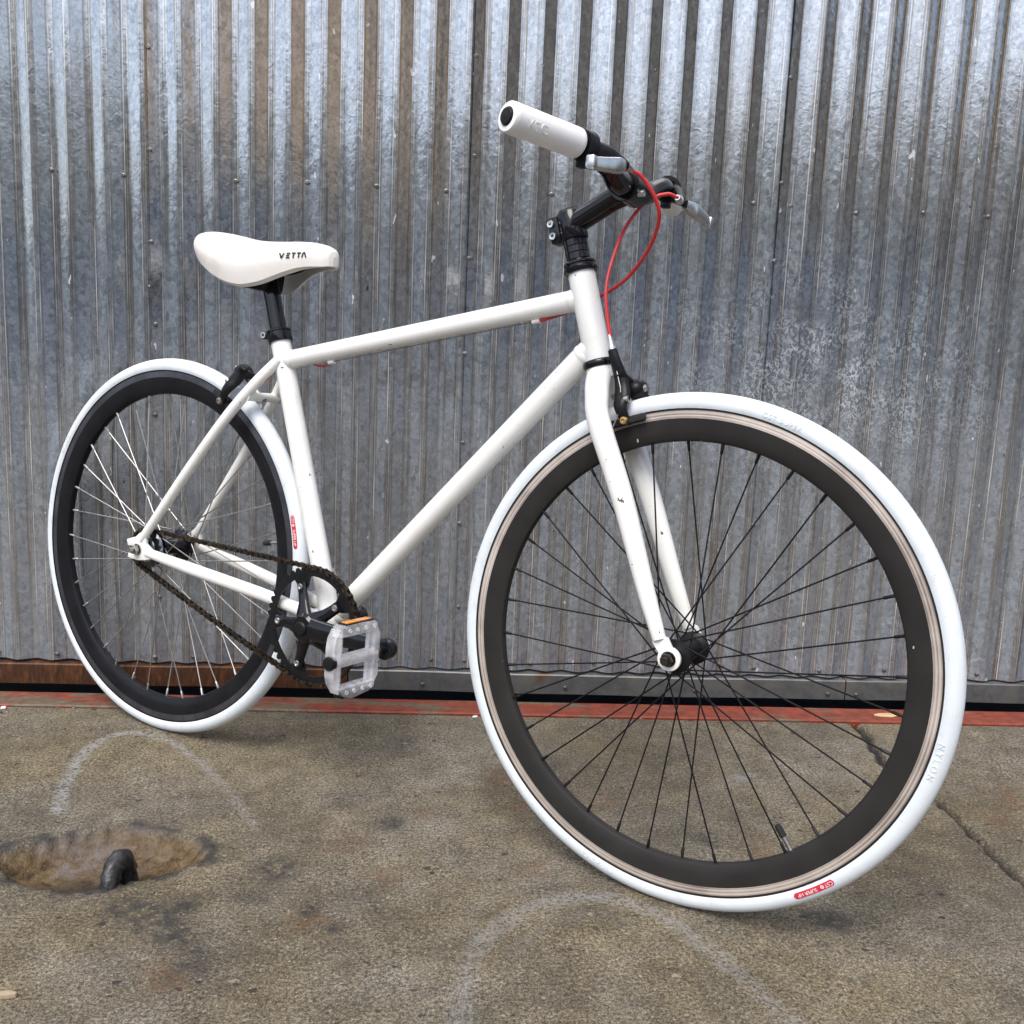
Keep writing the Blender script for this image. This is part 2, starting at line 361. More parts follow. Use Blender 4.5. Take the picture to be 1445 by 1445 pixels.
# ------------------------------------------------------------------ mesh helpers
class MB:
    def __init__(s): s.v = []; s.f = []
    def add(s, vs, fs):
        o = len(s.v); s.v += [tuple(p) for p in vs]; s.f += [tuple(i + o for i in f) for f in fs]; return s
    def tube(s, pts, rads, n=16, caps=True, aref=None, closed=False, sq=1.):
        """sweep; rads: number, list of numbers or of (ra, rb); aref: direction of ra"""
        pts = [Vector(p) for p in pts]; k = len(pts)
        if isinstance(rads, (int, float)): rads = [rads] * k
        rads = [(r, r) if isinstance(r, (int, float)) else r for r in rads]
        vs, fs = [], []; prev = None
        for i, p in enumerate(pts):
            if closed: t = (pts[(i + 1) % k] - pts[i - 1]).normalized()
            else: t = (pts[min(i + 1, k - 1)] - pts[max(i - 1, 0)]).normalized()
            if aref is not None: a = Vector(aref)
            elif prev is not None: a = prev
            else: a = Vector((0, 1, 0)) if abs(t.y) < .9 else Vector((1, 0, 0))
            a = (a - t * a.dot(t)).normalized(); bb = t.cross(a); prev = a
            for j in range(n):
                th = 2 * PI * j / n
                ca, sa = math.cos(th), math.sin(th)
                if sq != 1.: ca, sa = math.copysign(abs(ca) ** sq, ca), math.copysign(abs(sa) ** sq, sa)
                vs.append(p + a * (ca * rads[i][0]) + bb * (sa * rads[i][1]))
        for i in range(k if closed else k - 1):
            i2 = (i + 1) % k
            for j in range(n):
                j2 = (j + 1) % n
                fs.append((i * n + j, i * n + j2, i2 * n + j2, i2 * n + j))
        if caps and not closed:
            fs.append(tuple(range(n - 1, -1, -1))); fs.append(tuple((k - 1) * n + j for j in range(n)))
        return s.add(vs, fs)
    def lathe(s, prof, org=(0, 0, 0), axis=(0, 1, 0), n=48, closed=False):
        """prof: list of (r, h) turned about axis"""
        ax = Vector(axis).normalized(); org = Vector(org)
        a = Vector((1, 0, 0)) if abs(ax.x) < .9 else Vector((0, 0, 1))
        a = (a - ax * a.dot(ax)).normalized(); bb = ax.cross(a); k = len(prof)
        vs, fs = [], []
        for j in range(n):
            th = 2 * PI * j / n; d = a * math.cos(th) + bb * math.sin(th)
            for r, h in prof: vs.append(org + d * r + ax * h)
        for j in range(n):
            j2 = (j + 1) % n
            for i in range(k if closed else k - 1):
                i2 = (i + 1) % k
                fs.append((j * k + i, j * k + i2, j2 * k + i2, j2 * k + i))
        return s.add(vs, fs)
    def cyl(s, a, b, r, n=16, r1=None):
        return s.tube([a, b], [r, r if r1 is None else r1], n)
    def box(s, c, sz, rot=None, bev=0.):
        bm = bmesh.new(); bmesh.ops.create_cube(bm, size=1)
        for v_ in bm.verts: v_.co = Vector((v_.co.x * sz[0], v_.co.y * sz[1], v_.co.z * sz[2]))
        if bev: bmesh.ops.bevel(bm, geom=list(bm.edges), offset=bev, segments=2, affect='EDGES', profile=.6)
        M = rot if rot is not None else Matrix.Identity(3)
        bm.verts.index_update()
        vs = [M @ v_.co + Vector(c) for v_ in bm.verts]; fs = [[v_.index for v_ in f.verts] for f in bm.faces]
        bm.free(); return s.add(vs, fs)
    def prism(s, poly, org, ex, ey, ez, thick, bev=0.):
        """polygon in the (ex, ey) plane, thickness centred along ez"""
        bm = bmesh.new(); ex, ey, ez = Vector(ex), Vector(ey), Vector(ez); org = Vector(org)
        vs = [bm.verts.new(org + ex * p[0] + ey * p[1] - ez * thick / 2) for p in poly]
        f = bm.faces.new(vs)
        r = bmesh.ops.extrude_face_region(bm, geom=[f])
        for e in r['geom']:
            if isinstance(e, bmesh.types.BMVert): e.co += ez * thick
        bmesh.ops.recalc_face_normals(bm, faces=bm.faces)
        if bev:
            es = [e for e in bm.edges if abs((e.verts[0].co - e.verts[1].co).dot(ez)) < thick * .5]
            bmesh.ops.bevel(bm, geom=es, offset=bev, segments=2, affect='EDGES', profile=.6)
        bm.verts.index_update()
        o = [v_.co.copy() for v_ in bm.verts]; fs = [[v_.index for v_ in f.verts] for f in bm.faces]
        bm.free(); return s.add(o, fs)
    def ball(s, c, r, n=12, sq=(1, 1, 1)):
        k = n // 2; prof = [(math.sin(PI * i / k) * r, -math.cos(PI * i / k) * r) for i in range(k + 1)]
        prof[0] = (1e-5, prof[0][1]); prof[-1] = (1e-5, prof[-1][1])
        t = MB().lathe(prof, (0, 0, 0), (0, 0, 1), n)
        return s.add([(c[0] + p[0] * sq[0], c[1] + p[1] * sq[1], c[2] + p[2] * sq[2]) for p in t.v], t.f)
    def mesh(s, name, smooth=True, ang=38):
        me = bpy.data.meshes.new(name); me.from_pydata(s.v, [], s.f)
        bm = bmesh.new(); bm.from_mesh(me); bmesh.ops.recalc_face_normals(bm, faces=bm.faces); bm.to_mesh(me); bm.free()
        if smooth:
            me.polygons.foreach_set('use_smooth', [True] * len(me.polygons)); me.set_sharp_from_angle(angle=rad(ang))
        me.update(); return me
    def build(s, name, mat, parent=None, smooth=True, ang=38):
        return link(name, s.mesh(name, smooth, ang), mat, parent)

def link(name, me, mat=None, parent=None):
    if mat is not None and len(me.materials) == 0: me.materials.append(MAT[mat])
    o = bpy.data.objects.new(name, me); col.objects.link(o)
    if parent is not None: o.parent = parent
    return o
def empty(name, parent=None, loc=(0, 0, 0)):
    o = bpy.data.objects.new(name, None); col.objects.link(o); o.location = loc
    if parent is not None: o.parent = parent
    return o
def tag(o, label=None, cat=None, group=None, kind=None):
    for k_, v_ in (('label', label), ('category', cat), ('group', group), ('kind', kind)):
        if v_: o[k_] = v_
    return o
def spline(pts, per=8):
    P = [Vector(p) for p in pts]; P = [P[0] * 2 - P[1]] + P + [P[-1] * 2 - P[-2]]; out = []
    for i in range(1, len(P) - 2):
        for k in range(per):
            t = k / per; a, b_, c, d = P[i - 1], P[i], P[i + 1], P[i + 2]
            out.append(.5 * ((2 * b_) + (c - a) * t + (2 * a - 5 * b_ + 4 * c - d) * t * t + (3 * b_ - a - 3 * c + d) * t ** 3))
    out.append(P[-2]); return out
def lerp_list(vals, n):
    x = np.linspace(0, 1, len(vals)); return list(np.interp(np.linspace(0, 1, n), x, vals))
def rrect(w, h, r, k=4):
    out = []
    for cx, cy, a0 in ((w / 2 - r, h / 2 - r, 0), (-w / 2 + r, h / 2 - r, 90), (-w / 2 + r, -h / 2 + r, 180), (w / 2 - r, -h / 2 + r, 270)):
        for i in range(k + 1):
            a = rad(a0 + 90 * i / k); out.append((cx + r * math.cos(a), cy + r * math.sin(a)))
    return out
def text_mesh(body, size, extrude=0., spacing=1., shear=0., sub=None):
    cu = bpy.data.curves.new('lettering', 'FONT'); cu.body = body; cu.size = size; cu.align_x = 'CENTER'; cu.align_y = 'CENTER'
    cu.extrude = extrude; cu.space_character = spacing; cu.shear = shear; cu.resolution_u = 3
    o = bpy.data.objects.new('lettering', cu); col.objects.link(o)
    dg = bpy.context.evaluated_depsgraph_get(); dg.update()
    me = bpy.data.meshes.new_from_object(o.evaluated_get(dg))
    bpy.data.objects.remove(o); bpy.data.curves.remove(cu)
    if sub:
        bm = bmesh.new(); bm.from_mesh(me)
        bmesh.ops.triangulate(bm, faces=bm.faces)
        bmesh.ops.subdivide_edges(bm, edges=[e for e in bm.edges if e.calc_length() > sub], cuts=2)
        bm.to_mesh(me); bm.free()
    return me

# ------------------------------------------------------------------ ground
WALL_Y = 0.245
STRIP0, STRIP1 = 0.090, 0.162
def seg_dist(X, Y, pts):
    d = np.full(X.shape, 9.); tt = np.zeros(X.shape); L = 0
    for (x0, y0), (x1, y1) in zip(pts[:-1], pts[1:]):
        dx, dy = x1 - x0, y1 - y0; q = dx * dx + dy * dy
        t = np.clip(((X - x0) * dx + (Y - y0) * dy) / q, 0, 1)
        dd = np.hypot(X - x0 - t * dx, Y - y0 - t * dy)
        m_ = dd < d; d = np.where(m_, dd, d); tt = np.where(m_, L + t * math.sqrt(q), tt); L += math.sqrt(q)
    return d, tt / L
def vnoise(X, Y, s, seed):
    r = np.random.default_rng(seed); out = np.zeros(X.shape)
    for k in range(6):
        a = r.uniform(0, 2 * PI); f = s * r.uniform(.6, 1.9); ph = r.uniform(0, 6.28)
        out += np.sin((X * math.cos(a) + Y * math.sin(a)) * f * 2 * PI + ph)
    return out / 6
def smooth(e0, e1, x):
    t = np.clip((x - e0) / (e1 - e0), 0, 1); return t * t * (3 - 2 * t)
def poly_spl(p): return [(q.x, q.y) for q in spline([(a, b_, 0) for a, b_ in p], 8)]

xs = np.concatenate([[-60, -30, -15, -8, -4, -2, -1.2, -.8], np.arange(-.55, 1.95, .0055), [2.2, 2.6, 3.5, 5, 8, 15, 30, 60]])
ys = np.concatenate([[-60, -40, -25, -16, -10, -6, -4, -2.8, -2.0, -1.5, -1.2], np.arange(-1.0, STRIP0 - .004, .0055), [STRIP0 - .0035]])
GX, GY = np.meshgrid(xs, ys)
Z = .0010 * vnoise(GX, GY, 1.2, 3) + .0006 * vnoise(GX, GY, 5., 4)
Z *= ((GX > -.8) & (GX < 2.2) & (GY > -1.3))
Z *= np.clip((STRIP0 - GY) / .06, 0, 1)
# lens-shaped recess chipped round the anchor ring
BC = (.056, -.468)
wob = 1 + .08 * vnoise(GX, GY, 9, 21) + .07 * vnoise(GX, GY, 31, 25)
ex = (GX - BC[0]) / (.140 * wob); ey = (GY - BC[1] - .010 * ex) / (.088 * wob)
q = np.abs(ex) ** 1.35 + np.abs(ey) ** 1.75
bd = np.clip(1 - q, 0, 1)
steep = np.where(GY > BC[1], 1.0, 1.7)
depth = .038 * np.clip(bd * steep * 1.7, 0, 1) ** .55 + (.0030 * vnoise(GX, GY, 26, 22) + .0022 * vnoise(GX, GY, 60, 26)) * (bd > 0)
Z -= depth * (bd > 0)
bowl = smooth(0, .03, bd)
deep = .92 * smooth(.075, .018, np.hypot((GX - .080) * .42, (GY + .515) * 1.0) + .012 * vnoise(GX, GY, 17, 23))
lilac = smooth(.085, .03, np.hypot((GX - .035) * .9, (GY + .428) * 1.6) + .012 * vnoise(GX, GY, 15, 24))
rimw = smooth(.34, .04, np.abs(q - 1.10)) * (.35 + .65 * (vnoise(GX, GY, 7, 8) > -.25)) * smooth(-.3, .3, vnoise(GX, GY, 14, 18) + .25)
# crack running from the strip towards the camera
ck = [(1.350, .086), (1.349, .03), (1.341, -.02), (1.330, -.11), (1.340, -.203), (1.353, -.257), (1.356, -.34), (1.352, -.434), (1.354, -.517), (1.350, -.62), (1.358, -.8), (1.35, -1.0)]
cx_ = GX + .0045 * vnoise(GX, GY, 24, 31) + .002 * vnoise(GX, GY, 60, 32)
cdist, ct = seg_dist(cx_, GY, ck)
cw = (.0042 + .0042 * (ct < .25)) * (.75 + .6 * (vnoise(GX, GY, 11, 33) > .0))
crack = smooth(cw + .0035, cw * .7, cdist)
Z -= .012 * crack
# pale scuff arcs
arc1 = poly_spl([(-.053, -.337), (-.080, -.227), (-.092, -.098), (-.059, -.032), (-.001, -.036), (.072, -.1), (.144, -.197), (.197, -.281), (.251, -.385)])
arc2 = poly_spl([(.553, -.90), (.553, -.815), (.558, -.748), (.58, -.666), (.637, -.595), (.716, -.559), (.788, -.582), (.841, -.641), (.882, -.723), (.915, -.80), (.94, -.9)])
d1, t1 = seg_dist(GX + .004 * vnoise(GX, GY, 20, 41), GY + .004 * vnoise(GX, GY, 20, 42), arc1)
d2, t2 = seg_dist(GX + .005 * vnoise(GX, GY, 16, 43), GY + .005 * vnoise(GX, GY, 16, 44), arc2)
scuff = smooth(.017 - .008 * t1, .003, d1) * (1.15 - .75 * smooth(.30, 1., t1)) + .62 * smooth(.024, .004, d2) * (.45 + .55 * np.sin(t2 * PI * 1.05))
scuff += .16 * smooth(.02, .007, np.abs(d2 - .045)) * np.sin(t2 * PI)
for (x, y, r) in ((.967, -.008, .014), (1.041, -.18, .017), (1.064, -.165, .012)):
    scuff += .7 * smooth(r, r * .5, np.hypot((GX - x), (GY - y)))
scuff *= (bd <= 0)
rust = np.zeros_like(GX); stain = np.zeros_like(GX)
for (x, y, r) in ((.39, -.424, .055), (.448, -.521, .045), (-.037, -.064, .022), (.037, -.083, .018), (.785, -.275, .05), (.664, -.488, .035), (.66, -.30, .04), (.5, -.33, .03), (1.5, -.25, .09), (.36, -.62, .05), (.22, -.74, .05), (1.42, -.33, .05), (.62, -.2, .05), (1.0, -.42, .06)):
    rust += smooth(r, 0, np.hypot(GX - x, (GY - y) * .8))
for (x, y, r) in ((.18, -.625, .05), (.135, -.60, .045), (.20, -.59, .03), (.21, -.66, .03), (1.044, -.615, .035), (1.02, -.61, .03), (.30, -.50, .05), (.36, -.60, .02), (.40, -.635, .018), (.24, -.70, .03), (1.006, -.669, .012), (1.01, -.676, .009), (1.013, -.739, .010), (1.03, -.742, .008), (.99, -.73, .008), (1.05, -.775, .008), (.93, -.40, .03), (.45, -.36, .03)):
    stain += smooth(r, r * .3, np.hypot(GX - x, (GY - y) * .9))
nv = GX.size
faces = []
nx, ny = len(xs), len(ys)
idx = np.arange(nv).reshape(ny, nx)
quads = np.stack([idx[:-1, :-1], idx[:-1, 1:], idx[1:, 1:], idx[1:, :-1]], -1).reshape(-1, 4)
me = bpy.data.meshes.new('ground')
me.from_pydata(np.stack([GX, GY, Z], -1).reshape(-1, 3).tolist(), [], quads.tolist())
for nm, arr in (('rust', np.clip(rust, 0, 1)), ('stain', np.clip(stain, 0, 1)), ('wet', np.clip(rimw, 0, 1)), ('scuff', np.clip(scuff, 0, 1)), ('bowl', bowl), ('crack', crack), ('deep', deep), ('lilac', lilac)):
    at = me.attributes.new(nm, 'FLOAT', 'POINT'); at.data.foreach_set('value', arr.ravel().astype(np.float32))
me.polygons.foreach_set('use_smooth', [True] * len(me.polygons))
ground = tag(link('ground', me, 'concrete'), kind='structure')

# slot for the door track below the wall, then the red strip
mb = MB()
Y0, Y1 = STRIP1 + .001, 1.2
mb.add([(-30, Y0 - .004, -.0005), (30, Y0 - .004, -.0005), (30, Y0, -.07), (-30, Y0, -.07), (30, Y1, -.07), (-30, Y1, -.07), (30, Y1, 3.2), (-30, Y1, 3.2)],
       [(0, 1, 2, 3), (3, 2, 4, 5), (5, 4, 6, 7)])  # tall black back sheet, unseen, added to stop sky leaking through the slot
slot = mb.build('track_slot', 'slot', smooth=False); tag(slot, kind='structure')
mb = MB(); mb.box((0, .188, -.052), (40, .016, .022), bev=.003)
o = mb.build('guide_rail', 'slot', slot)
mb = MB()
sx = np.arange(-6, 6.01, .04)
yn = [STRIP0 + .0012 * vnoise(np.array([x]), np.array([0.]), 6, 51)[0] for x in sx]
vs, fs = [], []
for x, y in zip(sx, yn):
    vs += [(x, y, -.03), (x, y, .0022), (x, y + .003, .0045), (x, STRIP1 - .003, .0045), (x, STRIP1, .002), (x, STRIP1, -.05)]
for i in range(len(sx) - 1):
    for j in range(5): fs.append((i * 6 + j, i * 6 + j + 1, (i + 1) * 6 + j + 1, (i + 1) * 6 + j))
mb.add(vs, fs)
tag(mb.build('threshold_strip', 'red_strip', ang=25), 'worn red painted threshold strip along the foot of the metal wall', 'threshold')

# ------------------------------------------------------------------ corrugated wall
PITCHW, PH, AMP = .06847, -.3067, .0062
def corr(x):
    u = ((x - PH) / PITCHW + .5) % 1.0 - .5          # 0 = middle of a facet that faces left
    u = u if u >= -.18 else u + 1
    if u < .18: t = u / .18; return -AMP * (t * 1.0) * (1.06 - .06 * t * t)
    if u < .32: return -AMP * (1.0 + .10 * math.sin((u - .18) / .14 * PI))
    if u < .68: t = (u - .5) / .18; return AMP * t * (1.06 - .06 * t * t)
    return AMP * (1.0 + .10 * math.sin((u - .68) / .14 * PI))
BR = [-.18, -.09, 0, .09, .18, .206, .25, .294, .32, .41, .5, .59, .68, .706, .75, .794]
SEAMS = [-.070 + .6162 * k for k in range(-3, 6)]
wall = tag(empty('corrugated_wall', loc=(.55, WALL_Y, 0)), 'weathered galvanised corrugated metal wall behind the bicycle', 'wall')
ZB, ZT = .041, 3.3
zs = np.concatenate([np.linspace(ZB, 1.5, 44), np.linspace(1.6, ZT, 10)])
for k in range(len(SEAMS) - 1):
    xa, xb = SEAMS[k] - .004, SEAMS[k + 1] + .012
    xl = {round(xa, 5), round(xb, 5)}
    for i in range(-40, 70):
        for u in BR:
            x = PH + (i + u) * PITCHW
            if xa < x < xb: xl.add(round(x, 5))
    xl = np.array(sorted(xl)); XX, ZZ = np.meshgrid(xl, zs)
    base = np.array([corr(x) for x in xl])
    lift = np.where(xl < xa + .03, -.0016, 0.) + np.where(xl > xb - .016, .0008, 0.)
    YY = WALL_Y + .0035 + AMP + base[None, :] + lift[None, :] + .0011 * vnoise(XX, ZZ * .6, 2.2, 60 + k) + .00035 * vnoise(XX, ZZ, 7, 80 + k)
    ZZ2 = ZZ.copy(); ZZ2[0] += .0015 * vnoise(XX[0], XX[0] * 0, 3, 99 + k)
    mb = MB(); w_ = len(xl); id_ = np.arange(XX.size).reshape(XX.shape)
    P3 = np.stack([XX - .55, YY - WALL_Y, ZZ2], -1).reshape(-1, 3)
    q4 = np.stack([id_[:-1, :-1], id_[:-1, 1:], id_[1:, 1:], id_[1:, :-1]], -1).reshape(-1, 4)
    me = bpy.data.meshes.new('sheet'); me.from_pydata(P3.tolist(), [], q4.tolist())
    me.polygons.foreach_set('use_smooth', [True] * len(me.polygons)); me.set_sharp_from_angle(angle=rad(13))
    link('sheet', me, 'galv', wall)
# screws
mb = MB(); mb.lathe([(1e-5, -.0022), (.0022, -.0022), (.0024, -.0036), (.0034, -.0030), (.0037, -.0008), (.0047, -.0004), (.0047, .002)], (0, 0, 0), (0, 1, 0), 10)
scr_me = mb.mesh('screw'); scr_me.materials.append(MAT['screw'])
def screw(x, z):
    o = bpy.data.objects.new('screw', scr_me); col.objects.link(o); o.parent = wall
    o.location = (x - .55, .0035 + AMP + corr(x) - .0008, z); o.rotation_euler = (random.uniform(-.12, .12), 0, random.uniform(0, .0))
row = [-.261, -.125, .088, .225, .360, .496, .704, .840, .976, 1.111, 1.186, 1.322, 1.460, 1.596, -.40, 1.733]
for x in row: screw(x, 1.019 + random.uniform(-.006, .006))
for x0 in SEAMS[2:6]:
    for z in (1.262, 1.072, .893, .719, .54, .36, .19, 1.45): screw(x0 + random.uniform(-.003, .003), z + random.uniform(-.02, .02))
for x in (-.278, -.079, -.002, .13, .29, .38, .493, .564, .705, .84, .98, 1.12, 1.19, 1.334, 1.477, 1.61, 1.684, -.40): screw(x, .056 + random.uniform(-.004, .004))
# bottom channel in lengths
def channel(x0, x1, mat):
    mb = MB(); y0 = -.0006
    prof = [(y0, -.008), (y0 - .0010, -.0068), (y0 - .0010, .0335), (y0 + .0008, .0358), (.034, .0362), (.034, .031), (.004, .030), (.004, -.004), (.03, -.004), (.03, -.008)]
    nseg = max(2, int((x1 - x0) / .05)); vs, fs = [], []
    for i in range(nseg + 1):
        x = x0 + (x1 - x0) * i / nseg; dz = .0012 * math.sin(x * 5.1) + .0006 * math.sin(x * 17)
        vs += [(x - .55, p[0], p[1] + dz) for p in prof]
    k = len(prof)
    for i in range(nseg):
        for j in range(k):
            j2 = (j + 1) % k; fs.append((i * k + j, i * k + j2, (i + 1) * k + j2, (i + 1) * k + j))
    fs += [tuple(range(k)), tuple(nseg * k + j for j in range(k - 1, -1, -1))]
    mb.add(vs, fs); return mb.build('bottom_channel', mat, wall, ang=25)
channel(-2.0, .318, 'channel_rust')['label'] = 'rusty length of bottom channel at the left'
channel(.321, 1.3895, 'channel'); channel(1.3925, 3.4, 'channel')
for x, z in ((.477, .004), (1.353, .002), (1.416, .001), (.16, .012), (-.12, .004), (.78, .003), (1.06, .003)):
    o = bpy.data.objects.new('screw', scr_me); col.objects.link(o); o.parent = wall; o.location = (x - .55, -.0016, z + .004)

# ------------------------------------------------------------------ anchor ring in the recess
an = tag(empty('anchor_ring', loc=(.095, -.520, -.03)), 'worn iron anchor loop set in the rusty recess in the concrete', 'anchor ring')
pts = []
hd = Vector((.006, .040, 0))
for i in range(25):
    a = PI * (i / 24) * 1.10 - .10
    pts.append(hd * (-math.cos(a)) * .62 + Vector((0, 0, .010 + .039 * max(-.6, math.sin(a)))))
rr_ = [(.0165 + .0012 * math.sin(i * 1.7) + .0010 * math.sin(i * .9 + 1), .0125 + .0010 * math.sin(i * 2.3)) for i in range(25)]
mb = MB(); mb.tube(pts, rr_, 20)
mb.v = [(x + random.gauss(0, .0006), y + random.gauss(0, .0006), z + random.gauss(0, .0006)) for x, y, z in mb.v]; mb.build('loop', 'iron', an, ang=50)
mb = MB(); mb.lathe([(1e-4, -.012), (.021, -.012), (.022, -.002), (.016, .004), (1e-4, .005)], pts[0] + Vector((0, 0, .002)), (0, 0, 1), 14)
mb.build('weld_foot', 'iron', an)

# ------------------------------------------------------------------ bicycle
WY, LEAN = .60015, -.07331
R, TR, WB = .338, .0142, .9958
bike = empty('bicycle'); bike.rotation_euler = (LEAN, 0, -WY)
tag(bike, 'white single speed bicycle with white tyres and red brake cables', 'bicycle')
BBp = Vector((.3961, 0, .2694)); ST = Vector((.2495, 0, .7191))
HT, HB = Vector((.7965, 0, .8262)), Vector((.8353, 0, .7052))
HU = (HT - HB).normalized(); HN = Vector((HU.z, 0, -HU.x))       # steering axis and forward normal
SU = (ST - BBp).normalized()

# --- frame
fr = MB()
fr.tube([BBp, ST], .0163, 24)
frame = fr.build('frame', 'paint', bike); frame['label'] = 'white painted frame'
def part(name, mat, parent=bike, **kw):
    def f(mb): return mb.build(name, mat, parent, **kw)
    return f
TT0 = BBp + SU * ((.6835 - BBp.z) / SU.z); TT1 = HT - HU * .036
mb = MB(); mb.tube([TT0, TT1], .0148, 24); mb.build('top_tube', 'paint', frame)
DT1 = HB + HU * .026
td = (TT1 - TT0).normalized(); dd = (DT1 - BBp).normalized()
for a_, d_, r_ in ((TT0 + td * .0170, td, .0148), (TT1 - td * .0190, td, .0148), (DT1 - dd * .0215, dd, .0170), (BBp + dd * .0255, dd, .0170)):
    mb = MB(); mb.tube([a_ + d_ * (w_ * .0055) for w_ in (-1, -.6, -.2, .2, .6, 1)], [r_ - .0002, r_ + .0006, r_ + .0011, r_ + .0011, r_ + .0006, r_ - .0002], 28, caps=False); mb.build('weld_bead', 'paint', frame)
mb = MB(); mb.tube([BBp + Vector((0, 0, .004)), DT1], .0170, 24); mb.build('down_tube', 'paint', frame)
mb = MB(); mb.tube([HB, HB + HU * .004, HT - HU * .004, HT], [.0180, .0187, .0187, .0180], 32); mb.build('head_tube', 'paint', frame)
mb = MB(); mb.lathe([(.014, -.034), (.0198, -.034), (.0206, -.032), (.0206, .032), (.0198, .034), (.014, .034)], BBp, (0, 1, 0), 32); mb.build('bottom_bracket_shell', 'paint', frame)
for sgn in (-1, 1):
    mb = MB()
    P = spline([(.022, sgn * .0600, .3345), (.12, sgn * .0535, .3215), (.22, sgn * .0420, .3075), (.30, sgn * .0325, .2955), (.392, sgn * .0240, .278)], 6)
    mb.tube(P, [(a, b_) for a, b_ in zip(lerp_list([.0078, .0090, .0085, .0072, .0090], len(P)), lerp_list([.0085, .0108, .0112, .0110, .0110], len(P)))], 18, aref=(0, 1, 0))
    mb.build('chainstay', 'paint', frame)
    mb = MB()
    P = spline([(.006, sgn * .0605, .356), (.10, sgn * .054, .4790), (.175, sgn * .044, .5770), (.226, sgn * .030, .6405), (.262, sgn * .012, .6850)], 6)
    mb.tube(P, lerp_list([.0078, .0088, .0090, .0090, .0088], len(P)), 18); mb.build('seatstay', 'paint', frame)
    # dropout plate, open to the rear
    mb = MB()
    poly = [(-.030, .014), (-.026, .0035), (-.004, .0052), (.004, .0), (-.004, -.0052), (-.024, -.0070), (-.026, -.017), (.000, -.0195), (.022, -.016), (.036, -.012), (.038, .002), (.020, .012), (.018, .026), (.004, .030), (-.006, .022), (-.018, .0185)]
    mb.prism(poly, (0, sgn * .0610, .338), (1, 0, 0), (0, 0, 1), (0, 1, 0), .0062, .0008); mb.build('dropout', 'paint', frame)
for x, z, r in ((.2150, .6210, .0078), (.372, .284, .0060)):
    w_ = .036 if z > .5 else .024
    mb = MB(); mb.tube([(x, -w_, z), (x, w_, z)], r, 14); mb.build('stay_bridge', 'paint', frame)
# cable stops under the top tube and the bare cable
n_tt = Vector((td.z, 0, -td.x))
def under(x): return TT0 + td * ((x - TT0.x) / td.x) + n_tt * .0172
for x in (.729, .3600):
    mb = MB(); mb.tube([under(x) - td * .006, under(x) + td * .006], .0038, 10); mb.box(under(x) - n_tt * .002, (.011, .005, .006))
    mb.build('cable_stop', 'vinyl', frame)
mb = MB(); mb.tube([under(.355), under(.729)], .00085, 6); mb.build('brake_cable', 'steel', bike)

# --- seat
mb = MB(); mb.tube([ST - SU * .02, ST + SU * .112], .0138, 24); post = mb.build('seatpost', 'gloss_black', bike)
mb = MB()
mb.lathe([(.0142, -.006), (.0195, -.006), (.0200, -.004), (.0200, .0075), (.0180, .0082), (.0180, .0105), (.0200, .0112), (.0200, .0135), (.0192, .0145), (.0142, .0145)], ST, SU, 32)
mb.box(ST + SU * .004 + Vector((-.0225, 0, 0)), (.014, .024, .013), bev=.002)
cl = mb.build('seat_clamp', 'gloss_black', bike)
mb = MB(); mb.lathe([(.0025, 0), (.0028, .004), (.0052, .004), (.0052, -.003), (1e-4, -.003)], ST + SU * .004 + Vector((-.0225, -.012, 0)), (0, -1, 0), 12); mb.build('bolt', 'silver', cl)
PT = ST + SU * .112
mb = MB()
mb.box(PT + Vector((-.014, 0, -.012)), (.056, .050, .034), rot=Matrix.Rotation(rad(8), 3, 'Y'), bev=.006)
mb.cyl(PT + Vector((-.012, -.03, .004)), PT + Vector((-.012, .03, .004)), .011)
head = mb.build('seatpost_head', 'black_plastic', post)

SX = [.0840, .0870, .094, .106, .125, .150, .180, .210, .240, .270, .298, .320, .338, .349, .3555, .3580]
SW = [.014, .034, .051, .064, .0725, .0750, .0725, .0650, .0530, .0400, .0300, .0262, .0240, .0200, .0125, .0050]
STp = [.870, .8790, .8855, .8890, .8900, .8868, .8805, .8755, .8735, .8735, .8738, .8722, .8690, .8645, .8590, .8500]
SD = [.012, .024, .035, .046, .059, .071, .0775, .0770, .0680, .0540, .0440, .0400, .0365, .0315, .0245, .0150]
def sec(w, t, d, inset=0.):
    """half outline from the crown to the skirt edge: (y>=0, z)"""
    out = []
    for i in range(15):
        s_ = i / 14
        a = s_ * PI / 2 * 1.0
        y = (w - inset) * math.sin(min(1, s_ * 1.22) * PI / 2) ** .92
        z = t - inset - (d - inset * .2) * (s_ ** 2.6 * .97 + .03 * s_)
        if s_ > .82: y -= (w * .13) * ((s_ - .82) / .18) ** 1.4
        out.append((max(y, 0), z))
    return out
xi = np.linspace(0, 1, 61)
def ip(a):
    # dense monotone-ish resample along x
    xx = np.interp(xi, np.linspace(0, 1, len(SX)), SX); v_ = np.interp(xx, SX, a)
    for _ in range(2): v_[1:-1] = .25 * v_[:-2] + .5 * v_[1:-1] + .25 * v_[2:]
    return xx, v_
xx, wv = ip(SW); _, tv = ip(STp); _, dv = ip(SD)
def ringpts(x, w, t, d):
    outer = sec(w, t, d); inner = sec(w, t, d - .003, .0085 if w > .02 else w * .35)
    e_ = 1 - min(1, max(0, (.352 - x) / .060), max(0, (x - .084) / .018)); zb = outer[-1][1]
    inner = [(y * (1 - .0 * e_), z + (zb + .0008 - z) * e_) for y, z in inner]
    L_ = [(x, y, z) for y, z in outer] + [(x, y, z) for y, z in inner[::-1]]
    Rr = [(x, -y, z) for y, z in inner[1:]] + [(x, -y, z) for y, z in outer[1:][::-1]]
    return L_ + Rr
mb = MB(); vs, fs = [], []; NR = len(xx)
rings = [ringpts(x, w, t, d) for x, w, t, d in zip(xx, wv, tv, dv)]; k = len(rings[0])
